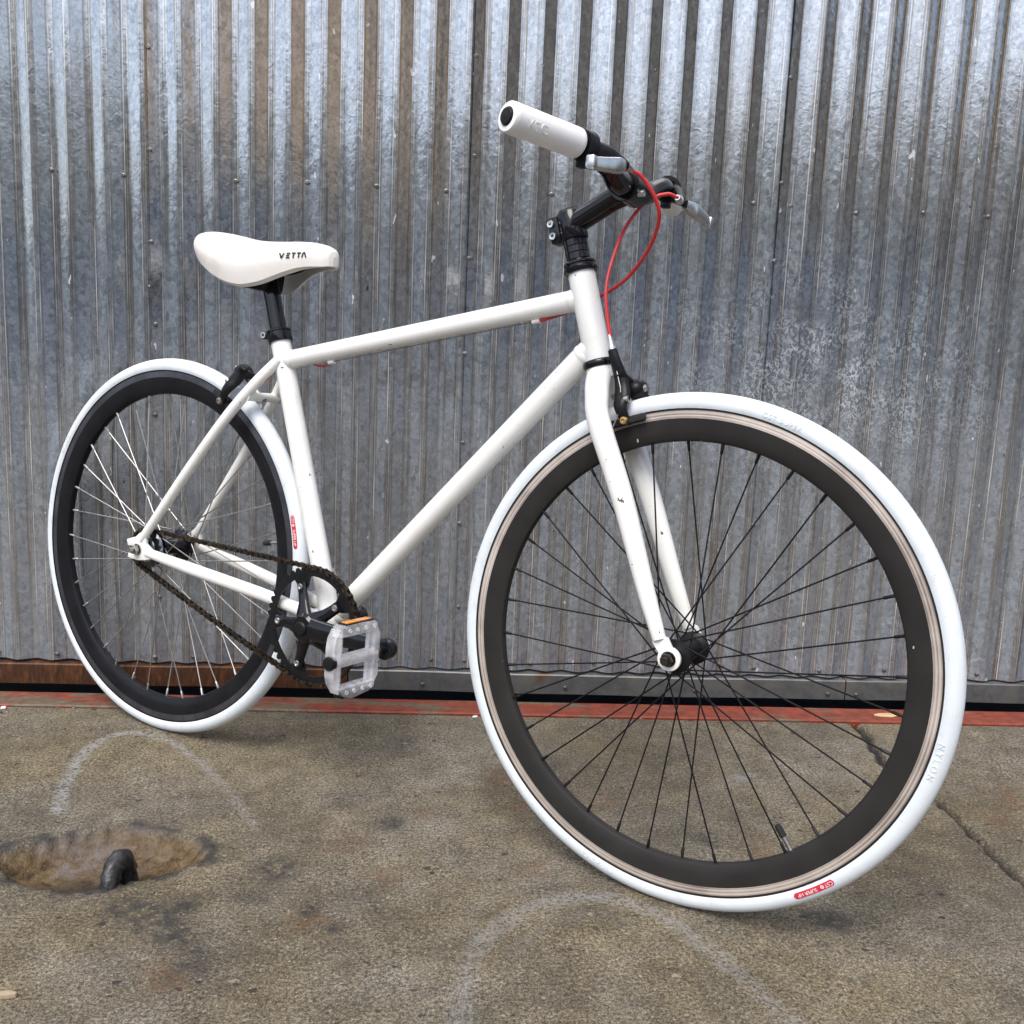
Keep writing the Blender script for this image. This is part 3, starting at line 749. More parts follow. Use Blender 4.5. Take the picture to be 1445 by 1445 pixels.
# outer skin and underside are separate skins that meet at the skirt edge
out_i = list(range(14, -1, -1)) + list(range(k - 1, k - 15, -1)); in_i = list(range(14, k - 13))
out_i = [14 - i for i in range(15)] + [k - 1 - i for i in range(14)]
in_i = [14] + list(range(15, k - 14)) + [k - 14]
for idx_ in (out_i, in_i):
    o_ = len(vs)
    for rp in rings: vs += [rp[i] for i in idx_]
    n_ = len(idx_)
    for i in range(NR - 1):
        for j_ in range(n_ - 1): fs.append((o_ + i * n_ + j_, o_ + i * n_ + j_ + 1, o_ + (i + 1) * n_ + j_ + 1, o_ + (i + 1) * n_ + j_))
for rp in (rings[0], rings[-1]):
    o_ = len(vs); vs += rp; fs.append(tuple(o_ + i for i in range(k)))
mb.add(vs, fs); saddle = mb.build('saddle', 'vinyl', bike, ang=60); saddle['label'] = 'white vinyl saddle with black lettering'
# base plate and rails
for sgn in (-1, 1):
    mb = MB(); mb.tube(spline([(.115, sgn * .030, .853), (.150, sgn * .024, .836), (.190, sgn * .022, .829), (.245, sgn * .022, .829), (.285, sgn * .016, .838), (.325, sgn * .006, .852)], 6), .0035, 10)
    mb.build('saddle_rail', 'satin_black', saddle)
mb = MB(); mb.box((.185, 0, .846), (.15, .06, .008), bev=.003); mb.build('base_plate', 'black_plastic', saddle)
def saddle_y(x, z):
    w, t, d = np.interp(x, xx, wv), np.interp(x, xx, tv), np.interp(x, xx, dv)
    o = sec(w, t, d); return np.interp(-z, [-p[1] for p in o], [p[0] for p in o])
def strokes(glyphs, bar):
    """angular letters as thick strokes (x, z); drawn on the saddle flank"""
    return glyphs
H = .0082
def quadstroke(mb, a, b_, w_):
    a, b_ = Vector((*a, 0)), Vector((*b_, 0)); d_ = (b_ - a).normalized(); n_ = Vector((-d_.y, d_.x, 0)) * w_ / 2
    K = 5
    for i in range(K):
        p, q_ = a.lerp(b_, i / K), a.lerp(b_, (i + 1) / K)
        vs = []
        for c in (p + n_, p - n_, q_ - n_, q_ + n_):
            x, z = .2985 + c.x + c.y * .18, .8485 + c.x * .06 + c.y
            vs.append((x, -saddle_y(x, z) - .0013, z))
        mb.add(vs, [(0, 1, 2, 3)])
mb = MB(); xo = -.0225; adv = .0092; sw = .0022
def L(i, segs):
    for (a, b_) in segs:
        quadstroke(mb, (xo + i * adv + a[0] * .0070, (a[1] - .5) * H), (xo + i * adv + b_[0] * .0070, (b_[1] - .5) * H), sw)
L(0, [((-.15, 1), (.5, 0)), ((.5, 0), (.85, 1))])
L(1, [((.15, .92), (1., .92)), ((.15, .5), (.9, .5)), ((.15, .1), (1., .1))])
L(2, [((.1, .92), (1., .92)), ((.55, .9), (.55, 0))])
L(3, [((.05, .92), (1., .92)), ((.55, .9), (.55, 0))])
L(4, [((.15, 0), (.25, .92)), ((.2, .92), (.6, .92)), ((.6, 1), (1.2, 0))])
mb.build('lettering', 'black_print', saddle, smooth=False)

# --- fork
fk = MB()
fk.tube([HB - HU * .004, HB - HU * .010, HB - HU * .022], [.0185, .0195, .0200], 28)
AX = Vector((WB, 0, R))
fork = fk.build('fork', 'paint', bike); fork['label'] = 'white unicrown fork'
for sgn in (-1, 1):
    base = HB - HU * .014
    P = spline([base + Vector((0, sgn * .002, 0)), base - HU * .012 + HN * .001 + Vector((0, sgn * .017, 0)), base - HU * .034 + HN * .003 + Vector((0, sgn * .0335, 0)), base - HU * .070 + HN * .003 + Vector((0, sgn * .0420, 0)),
                Vector((.9071, sgn * .0455, .5345)), Vector((.9535, sgn * .0495, .4204)), Vector((.9800, sgn * .0525, .3600))], 8)
    N = len(P); mb = MB()
    mb.tube(P, list(zip(lerp_list([.0175, .0172, .0165, .0158, .0150, .0120, .0092], N), lerp_list([.0165, .0160, .0150, .0128, .0118, .0098, .0075], N))), 22, aref=HN)
    mb.build('fork_blade', 'paint', fork)
    mb = MB()
    poly = [(.0 + .0155 * math.cos(a), .0155 * math.sin(a)) for a in np.linspace(rad(160), rad(440), 22)]
    poly += [(-.004, .026), (-.020, .030), (-.0245, .018)]
    mb.prism(poly, AX + Vector((0, sgn * .0525, 0)), (1, 0, 0), (0, 0, 1), (0, 1, 0), .0058, .0010); mb.build('dropout', 'paint', fork)
# --- headset, spacers, stem
mb = MB(); mb.lathe([(.0150, -.0055), (.0205, -.0055), (.0222, -.003), (.0222, .002), (.0208, .0042), (.0150, .0042)], HB - HU * .0005, HU, 36)
hs_ = mb.build('headset', 'gloss_black', bike)
mb = MB(); mb.lathe([(.015, -.001), (.0215, -.001), (.0232, .0015), (.0232, .0050), (.0205, .0066), (.0205, .0090), (.0222, .0102), (.0222, .0128), (.0190, .0155), (.0150, .0160)], HT, HU, 36)
mb.build('headset_cup', 'gloss_black', hs_)
z0 = .0165
for h in (.0095, .0095, .0095):
    mb = MB(); mb.lathe([(.0145, 0), (.0162, 0), (.0168, .0006), (.0168, h - .0008), (.0162, h - .0002), (.0145, h - .0002)], HT + HU * z0, HU, 32); mb.build('spacer', 'gloss_black', hs_); z0 += h
SC = HT + HU * z0                                             # foot of the stem clamp
BAR = Vector((.8585, 0, .9350))
mb = MB()
mb.lathe([(.0145, 0), (.0180, 0), (.0188, .0012), (.0188, .0375), (.0176, .0392), (.0165, .0396), (.0165, .0410), (1e-4, .0418)], SC, HU, 36)
mb.box(SC + HU * .020 - HN * .0225, (.016, .026, .036), rot=Matrix.Rotation(math.atan2(HU.x, HU.z), 3, 'Y'), bev=.0035)
s0 = SC + HU * .022; ex_ = (BAR - s0).normalized()
mb.tube([s0 + ex_ * .005, s0 + ex_ * .02, BAR - ex_ * .026, BAR - ex_ * .012], [(.0175, .0165), (.0160, .0155), (.0155, .0155), (.0195, .0170)], 28, aref=(0, 1, 0))
mb.lathe([(.0162, -.0215), (.0200, -.0215), (.0212, -.0200), (.0212, .0200), (.0200, .0215), (.0162, .0215)], BAR, (0, 1, 0), 32)
stem = mb.build('stem', 'gloss_black', bike)
for h in (.0115, .0285):
    mb = MB(); c = SC + HU * h - HN * .0245 + Vector((0, -.0125, 0))
    mb.lathe([(1e-4, .0005), (.0022, .0005), (.0024, .0042), (.0046, .0044), (.0050, .0038), (.0050, -.001)], c, (0, -1, 0), 14); mb.build('bolt', 'silver', stem)
mb = MB(); c = BAR + HN * .010 - HU * .016; mb.lathe([(1e-4, .0035), (.003, .004), (.0044, .004), (.0044, -.004)], c + Vector((0, -.012, 0)) + HN * .008, (HN - HU * .3), 12); mb.build('bolt', 'silver', stem)
# --- handlebar, grips, levers, cables
GRIPS = {-1: (Vector((.8515, -.142, .9561)), Vector((.8149, -.245, .9613))), 1: (Vector((.8515, .142, .9630)), Vector((.8149, .245, .9665)))}
def bar_pts(sgn):
    g0, g1 = GRIPS[sgn]
    return spline([BAR, BAR + Vector((0, sgn * .030, 0)), BAR + Vector((.002, sgn * .052, .003 + .002 * sgn)), Vector((.864, sgn * .088, .9500 + .006 * sgn)), g0, g0.lerp(g1, .5), g1 - (g1 - g0) * .02], 8)
mb = MB()
pl = bar_pts(-1)[::-1] + bar_pts(1)[1:]
mb.tube(pl, [.0130 if abs(p.y) > .07 else .0130 + .0030 * (1 - max(0, abs(p.y) - .035) / .035 if abs(p.y) > .035 else 1) for p in pl], 22)
bar = mb.build('handlebar', 'gloss_black', bike)
for sgn in (-1, 1):
    g0, g1 = GRIPS[sgn]; gd = (g1 - g0).normalized(); Lg = (g1 - g0).length
    mb = MB(); mb.lathe([(.0130, 0), (.0165, 0), (.0178, .0018), (.0181, .006), (.0181, Lg - .006), (.0177, Lg - .0020), (.0163, Lg), (.0110, Lg + .0004), (.0105, Lg - .003)], g0, gd, 36)
    grip = mb.build('grip', 'grip', bar)
    mb = MB(); mb.lathe([(.0106, Lg - .004), (.0106, Lg + .0012), (.0092, Lg + .0030), (1e-4, Lg + .0042)], g0, gd, 28); mb.build('end_plug', 'black_plastic', grip)
    if sgn < 0:
        tm = text_mesh('XLC', .0155, extrude=.0004, spacing=1.15, shear=.35)
        # wrap the raised lettering round the grip, near its outer end
        ref = Vector((.75, -.62, -.25)); ref = (ref - gd * ref.dot(gd)).normalized(); sd = gd.cross(ref)
        for v_ in tm.vertices:
            a = v_.co.y / .0181; rr2 = .0183 + v_.co.z
            p = g0 + gd * (Lg - .030 - v_.co.x) + (ref * math.cos(a) - sd * math.sin(a)) * rr2
            v_.co = p
        link('lettering', tm, 'grip', grip)
    # brake lever: clamp, body, blade
    cpos = g0 - gd * .013; cax = gd
    FER = Vector((.8900, -.083, .9415)) if sgn < 0 else Vector((.8950, .083, .9360))
    TIP = Vector((.8850, -.168, .9255)) if sgn < 0 else Vector((.9060, .168, .9220))
    lv = MB(); lv.lathe([(.0128, -.0075), (.0180, -.0075), (.0188, -.006), (.0188, .006), (.0180, .0075), (.0128, .0075)], cpos, cax, 28)
    lv.box(cpos + Vector((-.002, sgn * .001, -.0205)), (.012, .013, .010), bev=.002)
    lv.tube([cpos + Vector((.008, 0, -.003)), cpos.lerp(FER, .55) + Vector((.004, sgn * .004, 0)), FER - Vector((0, -sgn * .004, 0))], [(.012, .009), (.0115, .0085), (.0065, .006)], 14, aref=(0, 0, 1))
    lever = lv.build('brake_lever', 'satin_black', bike)
    b0 = FER + Vector((.001, sgn * .016, -.003))
    P = spline([b0, b0.lerp(TIP, .25) + Vector((.005, 0, -.001)), b0.lerp(TIP, .6) + Vector((.004, 0, -.001)), TIP], 8)
    mb = MB(); mb.tube(P, list(zip(lerp_list([.0070, .0098, .0085, .0072], len(P)), lerp_list([.0060, .0064, .0050, .0050], len(P)))), 20, aref=(0, 0, 1), sq=.5)
    mb.box(TIP + Vector((.001, 0, .0005)), (.0115, .0115, .0158), bev=.003); mb.build('lever_blade', 'silver', lever)
    fdv = Vector((.10, -sgn * .9, -.10 if sgn < 0 else .08)).normalized()
    mb = MB(); mb.lathe([(.002, -.002), (.0058, -.002), (.0058, .004), (.0046, .005), (.0046, .009), (.0038, .0105), (.0038, .014), (.0024, .014)], FER, fdv, 16); mb.build('barrel_adjuster', 'silver', lever)
cR = spline([(.8915, -.071, .9400), (.9020, -.060, .9330), (.9150, -.045, .9110), (.9164, -.030, .8874), (.8944, -.005, .8550), (.8583, .015, .8216), (.8173, .026, .7995), (.7800, .0225, .7800), (.752, .008, .7660), under(.734)], 10)
mb = MB(); mb.tube(cR, .0026, 10); mb.build('brake_cable_housing', 'red_cable', bike)
cL = spline([(.8960, .071, .9370), (.885, .060, .9400), (.8640, .044, .9280), (.8455, .025, .8920), (.8425, -.003, .8400), (.8450, -.018, .7998), (.8529, -.020, .7583), (.8585, -.020, .7390)], 10)
mb = MB(); mb.tube(cL, .0026, 10); mb.build('brake_cable_housing', 'red_cable', bike)
cB = spline([under(.356), under(.335) + Vector((0, .012, -.001)), Vector((.305, .026, .682)), Vector((.285, .030, .694)), Vector((.265, .029, .700)), Vector((.240, .026, .690)), Vector((.215, .022, .665)), Vector((.200, .020, .648))], 8)
mb = MB(); mb.tube(cB, .0026, 10); mb.build('brake_cable_housing', 'red_cable', bike)

# --- calipers
def caliper(O, fx, up_, name_lab, rear=False, off=0., hi=1., pu=0.):
    """O: pivot bolt on the bridge or crown; fx: outwards; up_: along the wheel radius"""
    fx, up_ = Vector(fx).normalized(), Vector(up_).normalized(); sy = Vector((0, 1, 0))
    def W(a, s_, u):
        u = u * hi if u > .02 else u
        u = u * (1 - pu) if u < -.01 else u
        return O + fx * (a + off) + sy * s_ + up_ * u
    mb = MB()
    # upper C arm
    mb.tube(spline([W(.012, -.020, .030), W(.014, -.012, .022), W(.016, .006, .010), W(.017, .028, -.004), W(.016, .034, -.022), W(.012, .028, -.040), W(.010, .022, -.052)], 6), [(a, b_) for a, b_ in zip(lerp_list([.008, .009, .012, .012, .010, .008, .007], 37), lerp_list([.005, .006, .0075, .0075, .006, .005, .005], 37))], 14, aref=fx)
    # Y arm: long arm with the cable stop
    mb.tube(spline([W(.010, -.020, .062), W(.011, -.019, .046), W(.012, -.014, .020), W(.011, -.018, .000), W(.009, -.026, -.018), W(.009, -.027, -.034), W(.009, -.021, -.052)], 6), [(a, b_) for a, b_ in zip(lerp_list([.0065, .0075, .010, .012, .010, .008, .007], 37), lerp_list([.0045, .005, .007, .0075, .006, .005, .005], 37))], 14, aref=fx)
    mb.ball(W(.024, .004, .006), .0150, 14, (1, 1.15, .95))
    body = mb.build('brake_caliper', 'satin_black', bike); body['label'] = name_lab
    mb = MB(); mb.cyl(W(-.012 - off, 0, .004), W(.032, 0, .004), .0040, 12); mb.lathe([(1e-4, .006), (.003, .006), (.0052, .004), (.0052, -.004)], W(.034, 0, .004), fx, 12)
    mb.lathe([(.002, -.003), (.0050, -.003), (.0050, .003), (.0030, .004)], W(.018, -.024, -.012), fx, 12)
    mb.build('pivot_bolt', 'steel', body)
    for s_ in (-1, 1):
        mb = MB(); tdv = fx
        mb.box(W(.010, s_ * .0185, -.054), (.010, .010, .010), bev=.002)
        ctr = W(.010, s_ * .0150, -.053)
        rot = Matrix((fx, sy, up_)).transposed()
        mb.box(ctr, (.050, .0075, .0105), rot=rot, bev=.0028); mb.box(ctr + sy * s_ * .004, (.056, .003, .0085), rot=rot, bev=.001); mb.build('brake_pad', 'black_rubber', body)
        mb = MB(); mb.lathe([(1e-4, .0070), (.0022, .0070), (.0026, .0090), (.0048, .0086), (.0056, .0070), (.0056, -.002)], W(.010, s_ * .0215, -.053), sy * s_, 14); mb.build('pad_bolt', 'brass' if not rear else 'steel', body)
    if rear: return
    mb = MB(); mb.lathe([(.002, 0), (.0050, 0), (.0050, .004), (.0036, .006), (.0036, .012), (.0030, .020), (.0022, .020)], W(.010, -.020, .062), up_, 14); mb.build('cable_adjuster', 'silver', body)
    mb = MB(); mb.tube([W(.010, -.020, .06), W(.012, -.0225, .010), W(.011, -.026, -.012), W(.004, -.030, -.04), W(-.006, -.031, -.062), W(-.007, -.032, -.068)], .0008, 6); mb.build('brake_cable', 'steel', body)
caliper(Vector((.8720, 0, .6610)), HN, HU, 'black front brake caliper with brass pad bolts', pu=.36)
rr0 = Vector((.2100, 0, .620)); ru = (rr0 - Vector((0, 0, R))).normalized(); rfx = Vector((-ru.z, 0, ru.x))
caliper(rr0, rfx, ru, 'black rear brake caliper', True, off=.036, hi=.42, pu=.10)

# --- wheels
def tyre_pt(ang, s_, off=0.):
    """point on the near flank of a tyre; s_ measured along the flank from its middle, outwards positive"""
    b_ = PI / 2 - s_ / TR; r = R - TR + (TR + off) * math.cos(b_); y = -(TR + off) * math.sin(b_)
    return Vector((r * math.cos(ang), y, r * math.sin(ang)))
def wheel(center, spoke_mat, track_mat, rear, lab):
    h = MB()
    if not rear:
        prof = [(.0048, -.046), (.0075, -.046), (.0085, -.044), (.0085, -.042), (.0125, -.0415), (.0125, -.0375), (.0150, -.0365), (.0215, -.0350), (.0222, -.0340), (.0222, -.0318), (.0210, -.0308), (.0140, -.0280), (.0115, -.020), (.0108, 0)]
        prof += [(r, -y) for r, y in prof[:-1][::-1]]
    else:
        prof = [(.0050, -.056), (.0090, -.056), (.0100, -.051), (.0175, -.0495), (.0180, -.034), (.0190, -.030), (.0290, -.0275), (.0302, -.0265), (.0302, -.0240), (.0290, -.0230), (.0180, -.019), (.0150, -.010), (.0145, .012), (.0180, .028), (.0290, .0315), (.0302, .0325), (.0302, .0350), (.0290, .036), (.0180, .040), (.0130, .043), (.0090, .055), (.0050, .055)]
    h.lathe(prof, (0, 0, 0), (0, 1, 0), 40)
    # flange holes as raised rims
    wh = h.build('wheel', 'gloss_black' if rear else 'satin_black', bike); wh.location = center; wh['label'] = lab
    # tyre
    prof = [(.3140, -.0080), (.3172, -.0098), (.3186, -.0110)]
    for i in range(27):
        b_ = rad(-118) + rad(236) * i / 26; prof.append((R - TR + TR * math.cos(b_), TR * math.sin(b_) * .985))
    prof += [(.3186, .0110), (.3172, .0098), (.3140, .0080)]
    mb = MB(); mb.lathe(prof, (0, 0, 0), (0, 1, 0), 160); mb.build('tyre', 'tyre', wh, ang=60)
    # rim
    half = [(.2748, 0), (.2750, .0030), (.2765, .0058), (.2795, .0076), (.2900, .0096), (.3036, .01125), (.3042, .01125), (.3042, .01095), (.3146, .01095), (.3148, .01140), (.3178, .01140), (.3186, .01060), (.3180, .0085), (.3120, .0075)]
    prof = half + [(r, -y) for r, y in half[1:][::-1]]
    mb = MB(); mb.lathe(prof, (0, 0, 0), (0, 1, 0), 160, closed=True); mb.build('rim', 'rim_gloss' if rear else 'rim_black', wh, ang=30)
    for s_ in (-1, 1):
        mb = MB(); P = []
        for i in range(13):
            r = .3043 + (.3145 - .3043) * i / 12; P.append((r, s_ * (.01125 + .00018 * math.sin(i * PI / 2 * 1.33))))
        mb.lathe(P, (0, 0, 0), (0, 1, 0), 160); mb.build('brake_track', track_mat, wh)
    # spokes
    fr_ = .0197 if not rear else .0275
    for side in (-1, 1):
        fy = (.0330 if not rear else (.0337 if side > 0 else .0253)) * side
        for lead in (0, 1):
            o_ = .0016 if lead else -.0016
            P0 = Vector((fr_, fy + o_, 0)); a = rad(60 if lead else -60)
            P1 = Vector((math.cos(a) * .2775, side * .0016, math.sin(a) * .2775)); u_ = (P1 - P0).normalized()
            sm = MB(); sm.tube([P0 - u_ * .002, P1], .00112, 7); sm.tube([P1 - u_ * .0155, P1 - u_ * .0145, P1], [.0014, .0021, .0022], 8)
            sm.ball(P0, .0022, 6, (1, .6, 1))
            ms = sm.mesh('spoke'); ms.materials.append(MAT[spoke_mat])
            for j in range(9):
                # holes: this side every 20 deg, alternately leading and trailing
                ang = rad(40 * j + (20 if lead else 0) + (10 if side > 0 else 0) + (3 if rear else 5))
                o = bpy.data.objects.new('spoke', ms); col.objects.link(o); o.parent = wh; o.rotation_euler = (0, -ang, 0)
    # axle, nuts
    ew = .0725 if not rear else .082
    mb = MB(); mb.cyl((0, -ew, 0), (0, ew, 0), .0047, 14)
    for s_ in (-1, 1):
        y0 = (.0556 if not rear else .0645) * s_
        mb.lathe([(.0047, 0), (.0098, 0), (.0102, .0010), (.0098, .0020)], (0, y0, 0), (0, s_, 0), 20)
        mb.lathe([(.0086, .0020), (.0086, .0085), (.0076, .0100), (.0047, .0100)], (0, y0, 0), (0, s_, 0), 6)
    mb.build('axle', 'dark_steel' if not rear else 'steel', wh, ang=25)
    # valve
    va = rad(-53.5) if not rear else rad(9.3)
    d_ = Vector((math.cos(va), 0, math.sin(va)))
    mb = MB(); mb.cyl(d_ * .277, d_ * .247, .0030, 10); v_ = mb.build('valve', 'steel', wh)
    mb = MB(); mb.lathe([(.0045, 0), (.0045, .010), (.0036, .016), (1e-4, .017)], d_ * .257, -d_, 12); mb.build('valve_cap', 'black_rubber', v_)
    return wh
fw = wheel((WB, 0, R), 'spoke_black', 'track', False, 'front wheel with black spokes and bare metal brake track')
rw = wheel((0, 0, R), 'spoke_silver', 'rear_track', True, 'rear wheel with silver spokes and black deep rim')
def tyre_text(parent, body, ang_c, s_c, size, mat, off, extrude=0., spacing=1.):
    tm = text_mesh(body, size, extrude=extrude, spacing=spacing)
    for v_ in tm.vertices:
        v_.co = tyre_pt(ang_c - v_.co.x / .323, s_c + v_.co.y, off + v_.co.z)
    return link('lettering', tm, mat, parent)
def tyre_label(parent, ang_c, s_c, w_, h_):
    mb = MB(); nu = 28; vs, fs = [], []
    for i in range(nu + 1):
        x = -w_ / 2 + w_ * i / nu; e = max(0, abs(x) - (w_ / 2 - h_ / 2)); hh_ = math.sqrt(max(1e-9, (h_ / 2) ** 2 - e * e))
        for j in range(5): vs.append(tyre_pt(ang_c - x / .323, s_c + hh_ * (j / 2 - 1), .00025))
    for i in range(nu):
        for j in range(4): fs.append((i * 5 + j, i * 5 + j + 1, i * 5 + j + 6, i * 5 + j + 5))
    mb.add(vs, fs); return mb.build('tyre_label', 'red_label', parent)
for whl, ac in ((fw, rad(-52)), (rw, rad(12.3))):
    tyre_label(whl, ac, .0012, .0560, .0078)
    tyre_text(whl, 'CST', ac + .0630, .0012, .0066, 'white_print', .00045)
    tyre_text(whl, 'SUPER HP', ac - .0285, .0012, .0062, 'white_print', .00045)
    # round emblem between the words
    mb = MB(); vs = []; fs = []
    for i in range(16):
        t_ = 2 * PI * i / 16
        for r_ in (.0014, .0022): vs.append(tyre_pt(ac + .0345 + r_ * math.cos(t_) / .323, .0012 + r_ * math.sin(t_), .00045))
    for i in range(16): i2 = (i + 1) % 16; fs.append((2 * i, 2 * i + 1, 2 * i2 + 1, 2 * i2))
    vs += [tyre_pt(ac + .0345 + .0009 * math.cos(a) / .323, .0012 + .0009 * math.sin(a), .00045) for a in np.linspace(0, 2 * PI, 9)[:-1]]
    fs.append(tuple(range(32, 40))); mb.add(vs, fs); mb.build('emblem', 'white_print', whl)
tyre_text(fw, 'NYLON', rad(-11.5), .000, .0105, 'tyre', .0001, extrude=.0005, spacing=1.5)
tyre_text(fw, '(700 x 25C)', rad(-106), .000, .0085, 'tyre', .0001, extrude=.0004, spacing=1.2)
tyre_text(fw, 'CST SUPER', rad(72), .000, .0085, 'tyre', .0001, extrude=.0004, spacing=1.3)
tyre_text(rw, 'NYLON', rad(150), .000, .0095, 'tyre', .0001, extrude=.0004, spacing=1.4)

# --- drivetrain
CY = -.0455
NT, NC = 46, 17
RC, RS = .0127 / (2 * math.sin(PI / NT)), .0127 / (2 * math.sin(PI / NC))
cs = MB(); A0 = rad(37.0)
for k in range(5):
    a = A0 + k * 2 * PI / 5; d_ = Vector((math.cos(a), 0, math.sin(a))); n_ = Vector((-d_.z, 0, d_.x))
    pts = [BBp + Vector((0, -.060, 0)) + d_ * .006, BBp + Vector((0, -.0585, 0)) + d_ * .022, BBp + Vector((0, -.0535, 0)) + d_ * .040, BBp + Vector((0, -.0515, 0)) + d_ * .056, BBp + Vector((0, -.0510, 0)) + d_ * .071]
    cs.tube(pts, [(.0190, .008), (.0150, .0075), (.0100, .0058), (.0090, .0045), (.0092, .0042)], 14, aref=n_)
cs.lathe([(1e-4, -.0045), (.019, -.0040), (.0235, .0), (.0235, .010), (.0205, .020), (.012, .024)], BBp + Vector((0, -.0665, 0)), (0, 1, 0), 28)
end = BBp + Vector((.1735, -.0790, .003))
cs.tube([BBp + Vector((.0, -.062, 0)), BBp + Vector((.030, -.064, .0)), BBp + Vector((.10, -.072, .002)), end - Vector((.012, 0, 0)), end + Vector((.004, 0, 0))], [(.021, .009), (.0185, .0082), (.0140, .0068), (.0140, .0065), (.0135, .0062)], 18, aref=(0, 0, 1))
cs.lathe([(1e-4, -.0085), (.0110, -.0085), (.0150, -.0070), (.0158, -.004), (.0158, .004), (.0150, .0075), (1e-4, .008)], end, (0, 1, 0), 26)
crank = cs.build('crankset', 'gloss_black', bike); crank['label'] = 'black five arm crankset'
mb = MB(); mb.lathe([(1e-4, -.0050), (.0090, -.0045), (.0112, -.0025), (.0114, .002)], BBp + Vector((0, -.0705, 0)), (0, 1, 0), 22); mb.build('dust_cap', 'black_plastic', crank)
# left arm
mb = MB(); lend = BBp + Vector((-.1735, .0790, -.003))
mb.tube([BBp + Vector((.012, .062, 0)), BBp + Vector((-.030, .064, .0)), BBp + Vector((-.10, .072, -.002)), lend], [(.0185, .010), (.0180, .0085), (.0140, .0068), (.0135, .0065)], 18, aref=(0, 0, 1))
mb.lathe([(.010, -.020), (.0195, -.012), (.0205, .0), (.0190, .006), (1e-4, .0085)], BBp + Vector((0, .0640, 0)), (0, 1, 0), 26)
mb.build('crank_arm', 'gloss_black', crank)
mb = MB(); mb.lathe([(1e-4, .0075), (.009, .0070), (.0108, .003), (.0108, -.004)], BBp + Vector((0, .0700, 0)), (0, 1, 0), 18); mb.build('dust_cap', 'dark_steel', crank)
# chainring with teeth
mb = MB(); vs, fs = [], []; n_ = NT * 4
for i in range(n_):
    a = 2 * PI * i / n_; ro = (RC - .0040, RC + .0012, RC + .0028, RC + .0012)[i % 4] if True else 0
    # inner edge bulges in at each bolt
    da = min(abs((a - A0 - k * 2 * PI / 5 + PI) % (2 * PI) - PI) for k in range(5)); ri = .0800 - .0220 * max(0, 1 - (da / rad(11.5)) ** 2) ** .6
    for y, o_ in ((-.0011, 0), (.0011, 0)):
        vs.append(Vector((ro * math.cos(a), y, ro * math.sin(a)))); vs.append(Vector(((RC - .0055) * math.cos(a), y * 1.5, (RC - .0055) * math.sin(a)))); vs.append(Vector((ri * math.cos(a), y * 1.5, ri * math.sin(a))))
for i in range(n_):
    i2 = (i + 1) % n_; p, q_ = i * 6, i2 * 6
    fs += [(p, q_, q_ + 1, p + 1), (p + 1, q_ + 1, q_ + 2, p + 2), (p + 3, p + 4, q_ + 4, q_ + 3), (p + 4, p + 5, q_ + 5, q_ + 4), (p, p + 3, q_ + 3, q_), (p + 2, q_ + 2, q_ + 5, p + 5)]
mb.add([BBp + Vector((0, CY, 0)) + v_ for v_ in vs], fs); mb.build('chainring', 'satin_black', crank, ang=30)
for k in range(5):
    a = A0 + k * 2 * PI / 5; c = BBp + Vector((.065 * math.cos(a), -.0550, .065 * math.sin(a)))
    mb = MB(); mb.lathe([(1e-4, .0005), (.0026, .0005), (.0029, .0022), (.0046, .0022), (.0052, .0014), (.0052, -.004)], c, (0, -1, 0), 16); mb.build('chainring_bolt', 'silver', crank)
# sprocket and freewheel
mb = MB(); vs, fs = [], []; n_ = NC * 4
for i in range(n_):
    a = 2 * PI * i / n_; ro = (RS - .0038, RS + .0012, RS + .0026, RS + .0012)[i % 4]
    for y in (-.0012, .0012): vs += [Vector((ro * math.cos(a), y, ro * math.sin(a))), Vector((.022 * math.cos(a), y, .022 * math.sin(a)))]
for i in range(n_):
    p, q_ = i * 4, ((i + 1) % n_) * 4; fs += [(p, q_, q_ + 1, p + 1), (p + 2, p + 3, q_ + 3, q_ + 2), (p, p + 2, q_ + 2, q_)]
mb.add([Vector((0, CY, R)) + v_ for v_ in vs], fs); sp = mb.build('sprocket', 'dark_steel', bike, smooth=False)
mb = MB(); mb.lathe([(.012, -.0040), (.0215, -.0038), (.0240, -.0020), (.0240, .004), (.0275, .006), (.0275, .014), (.020, .015)], (0, CY, R), (0, 1, 0), 32); mb.build('freewheel_body', 'hub_silver', sp)
# chain
c1, c2 = Vector((BBp.x, CY, BBp.z)), Vector((0, CY, R))
dv_ = c2 - c1; D = math.hypot(dv_.x, dv_.z); th = math.atan2(dv_.z, dv_.x); al = math.acos((RC - RS) / D)
def pc(c, r, a): return Vector((c.x + r * math.cos(a), CY, c.z + r * math.sin(a)))
path = []
aT, aB = th - al, th + al            # tangent angles (upper and lower)
for i in range(60): path.append(pc(c1, RC, aB + (aT + 2 * PI - aB) * i / 59))       # round the chainring, front side
for i in range(1, 40):
    p = pc(c1, RC, aT).lerp(pc(c2, RS, aT), i / 40); path.append(p)
for i in range(30): path.append(pc(c2, RS, aT - (aT - aB + 0) * i / 29 if False else aT + (aB - aT) * i / 29))
for i in range(1, 40):
    p = pc(c2, RS, aB).lerp(pc(c1, RC, aB), i / 40); p.z -= .0035 * math.sin(PI * i / 40); path.append(p)
acc = [0.]
for a, b_ in zip(path, path[1:] + path[:1]): acc.append(acc[-1] + (b_ - a).length)
Ltot = acc[-1]; NL = int(round(Ltot / .0127 / 2)) * 2; pit = Ltot / NL
pa = np.array([[p.x, p.z] for p in path + path[:1]])
def at(s_): s_ %= Ltot; return Vector((np.interp(s_, acc, pa[:, 0]), CY, np.interp(s_, acc, pa[:, 1])))
mb = MB()
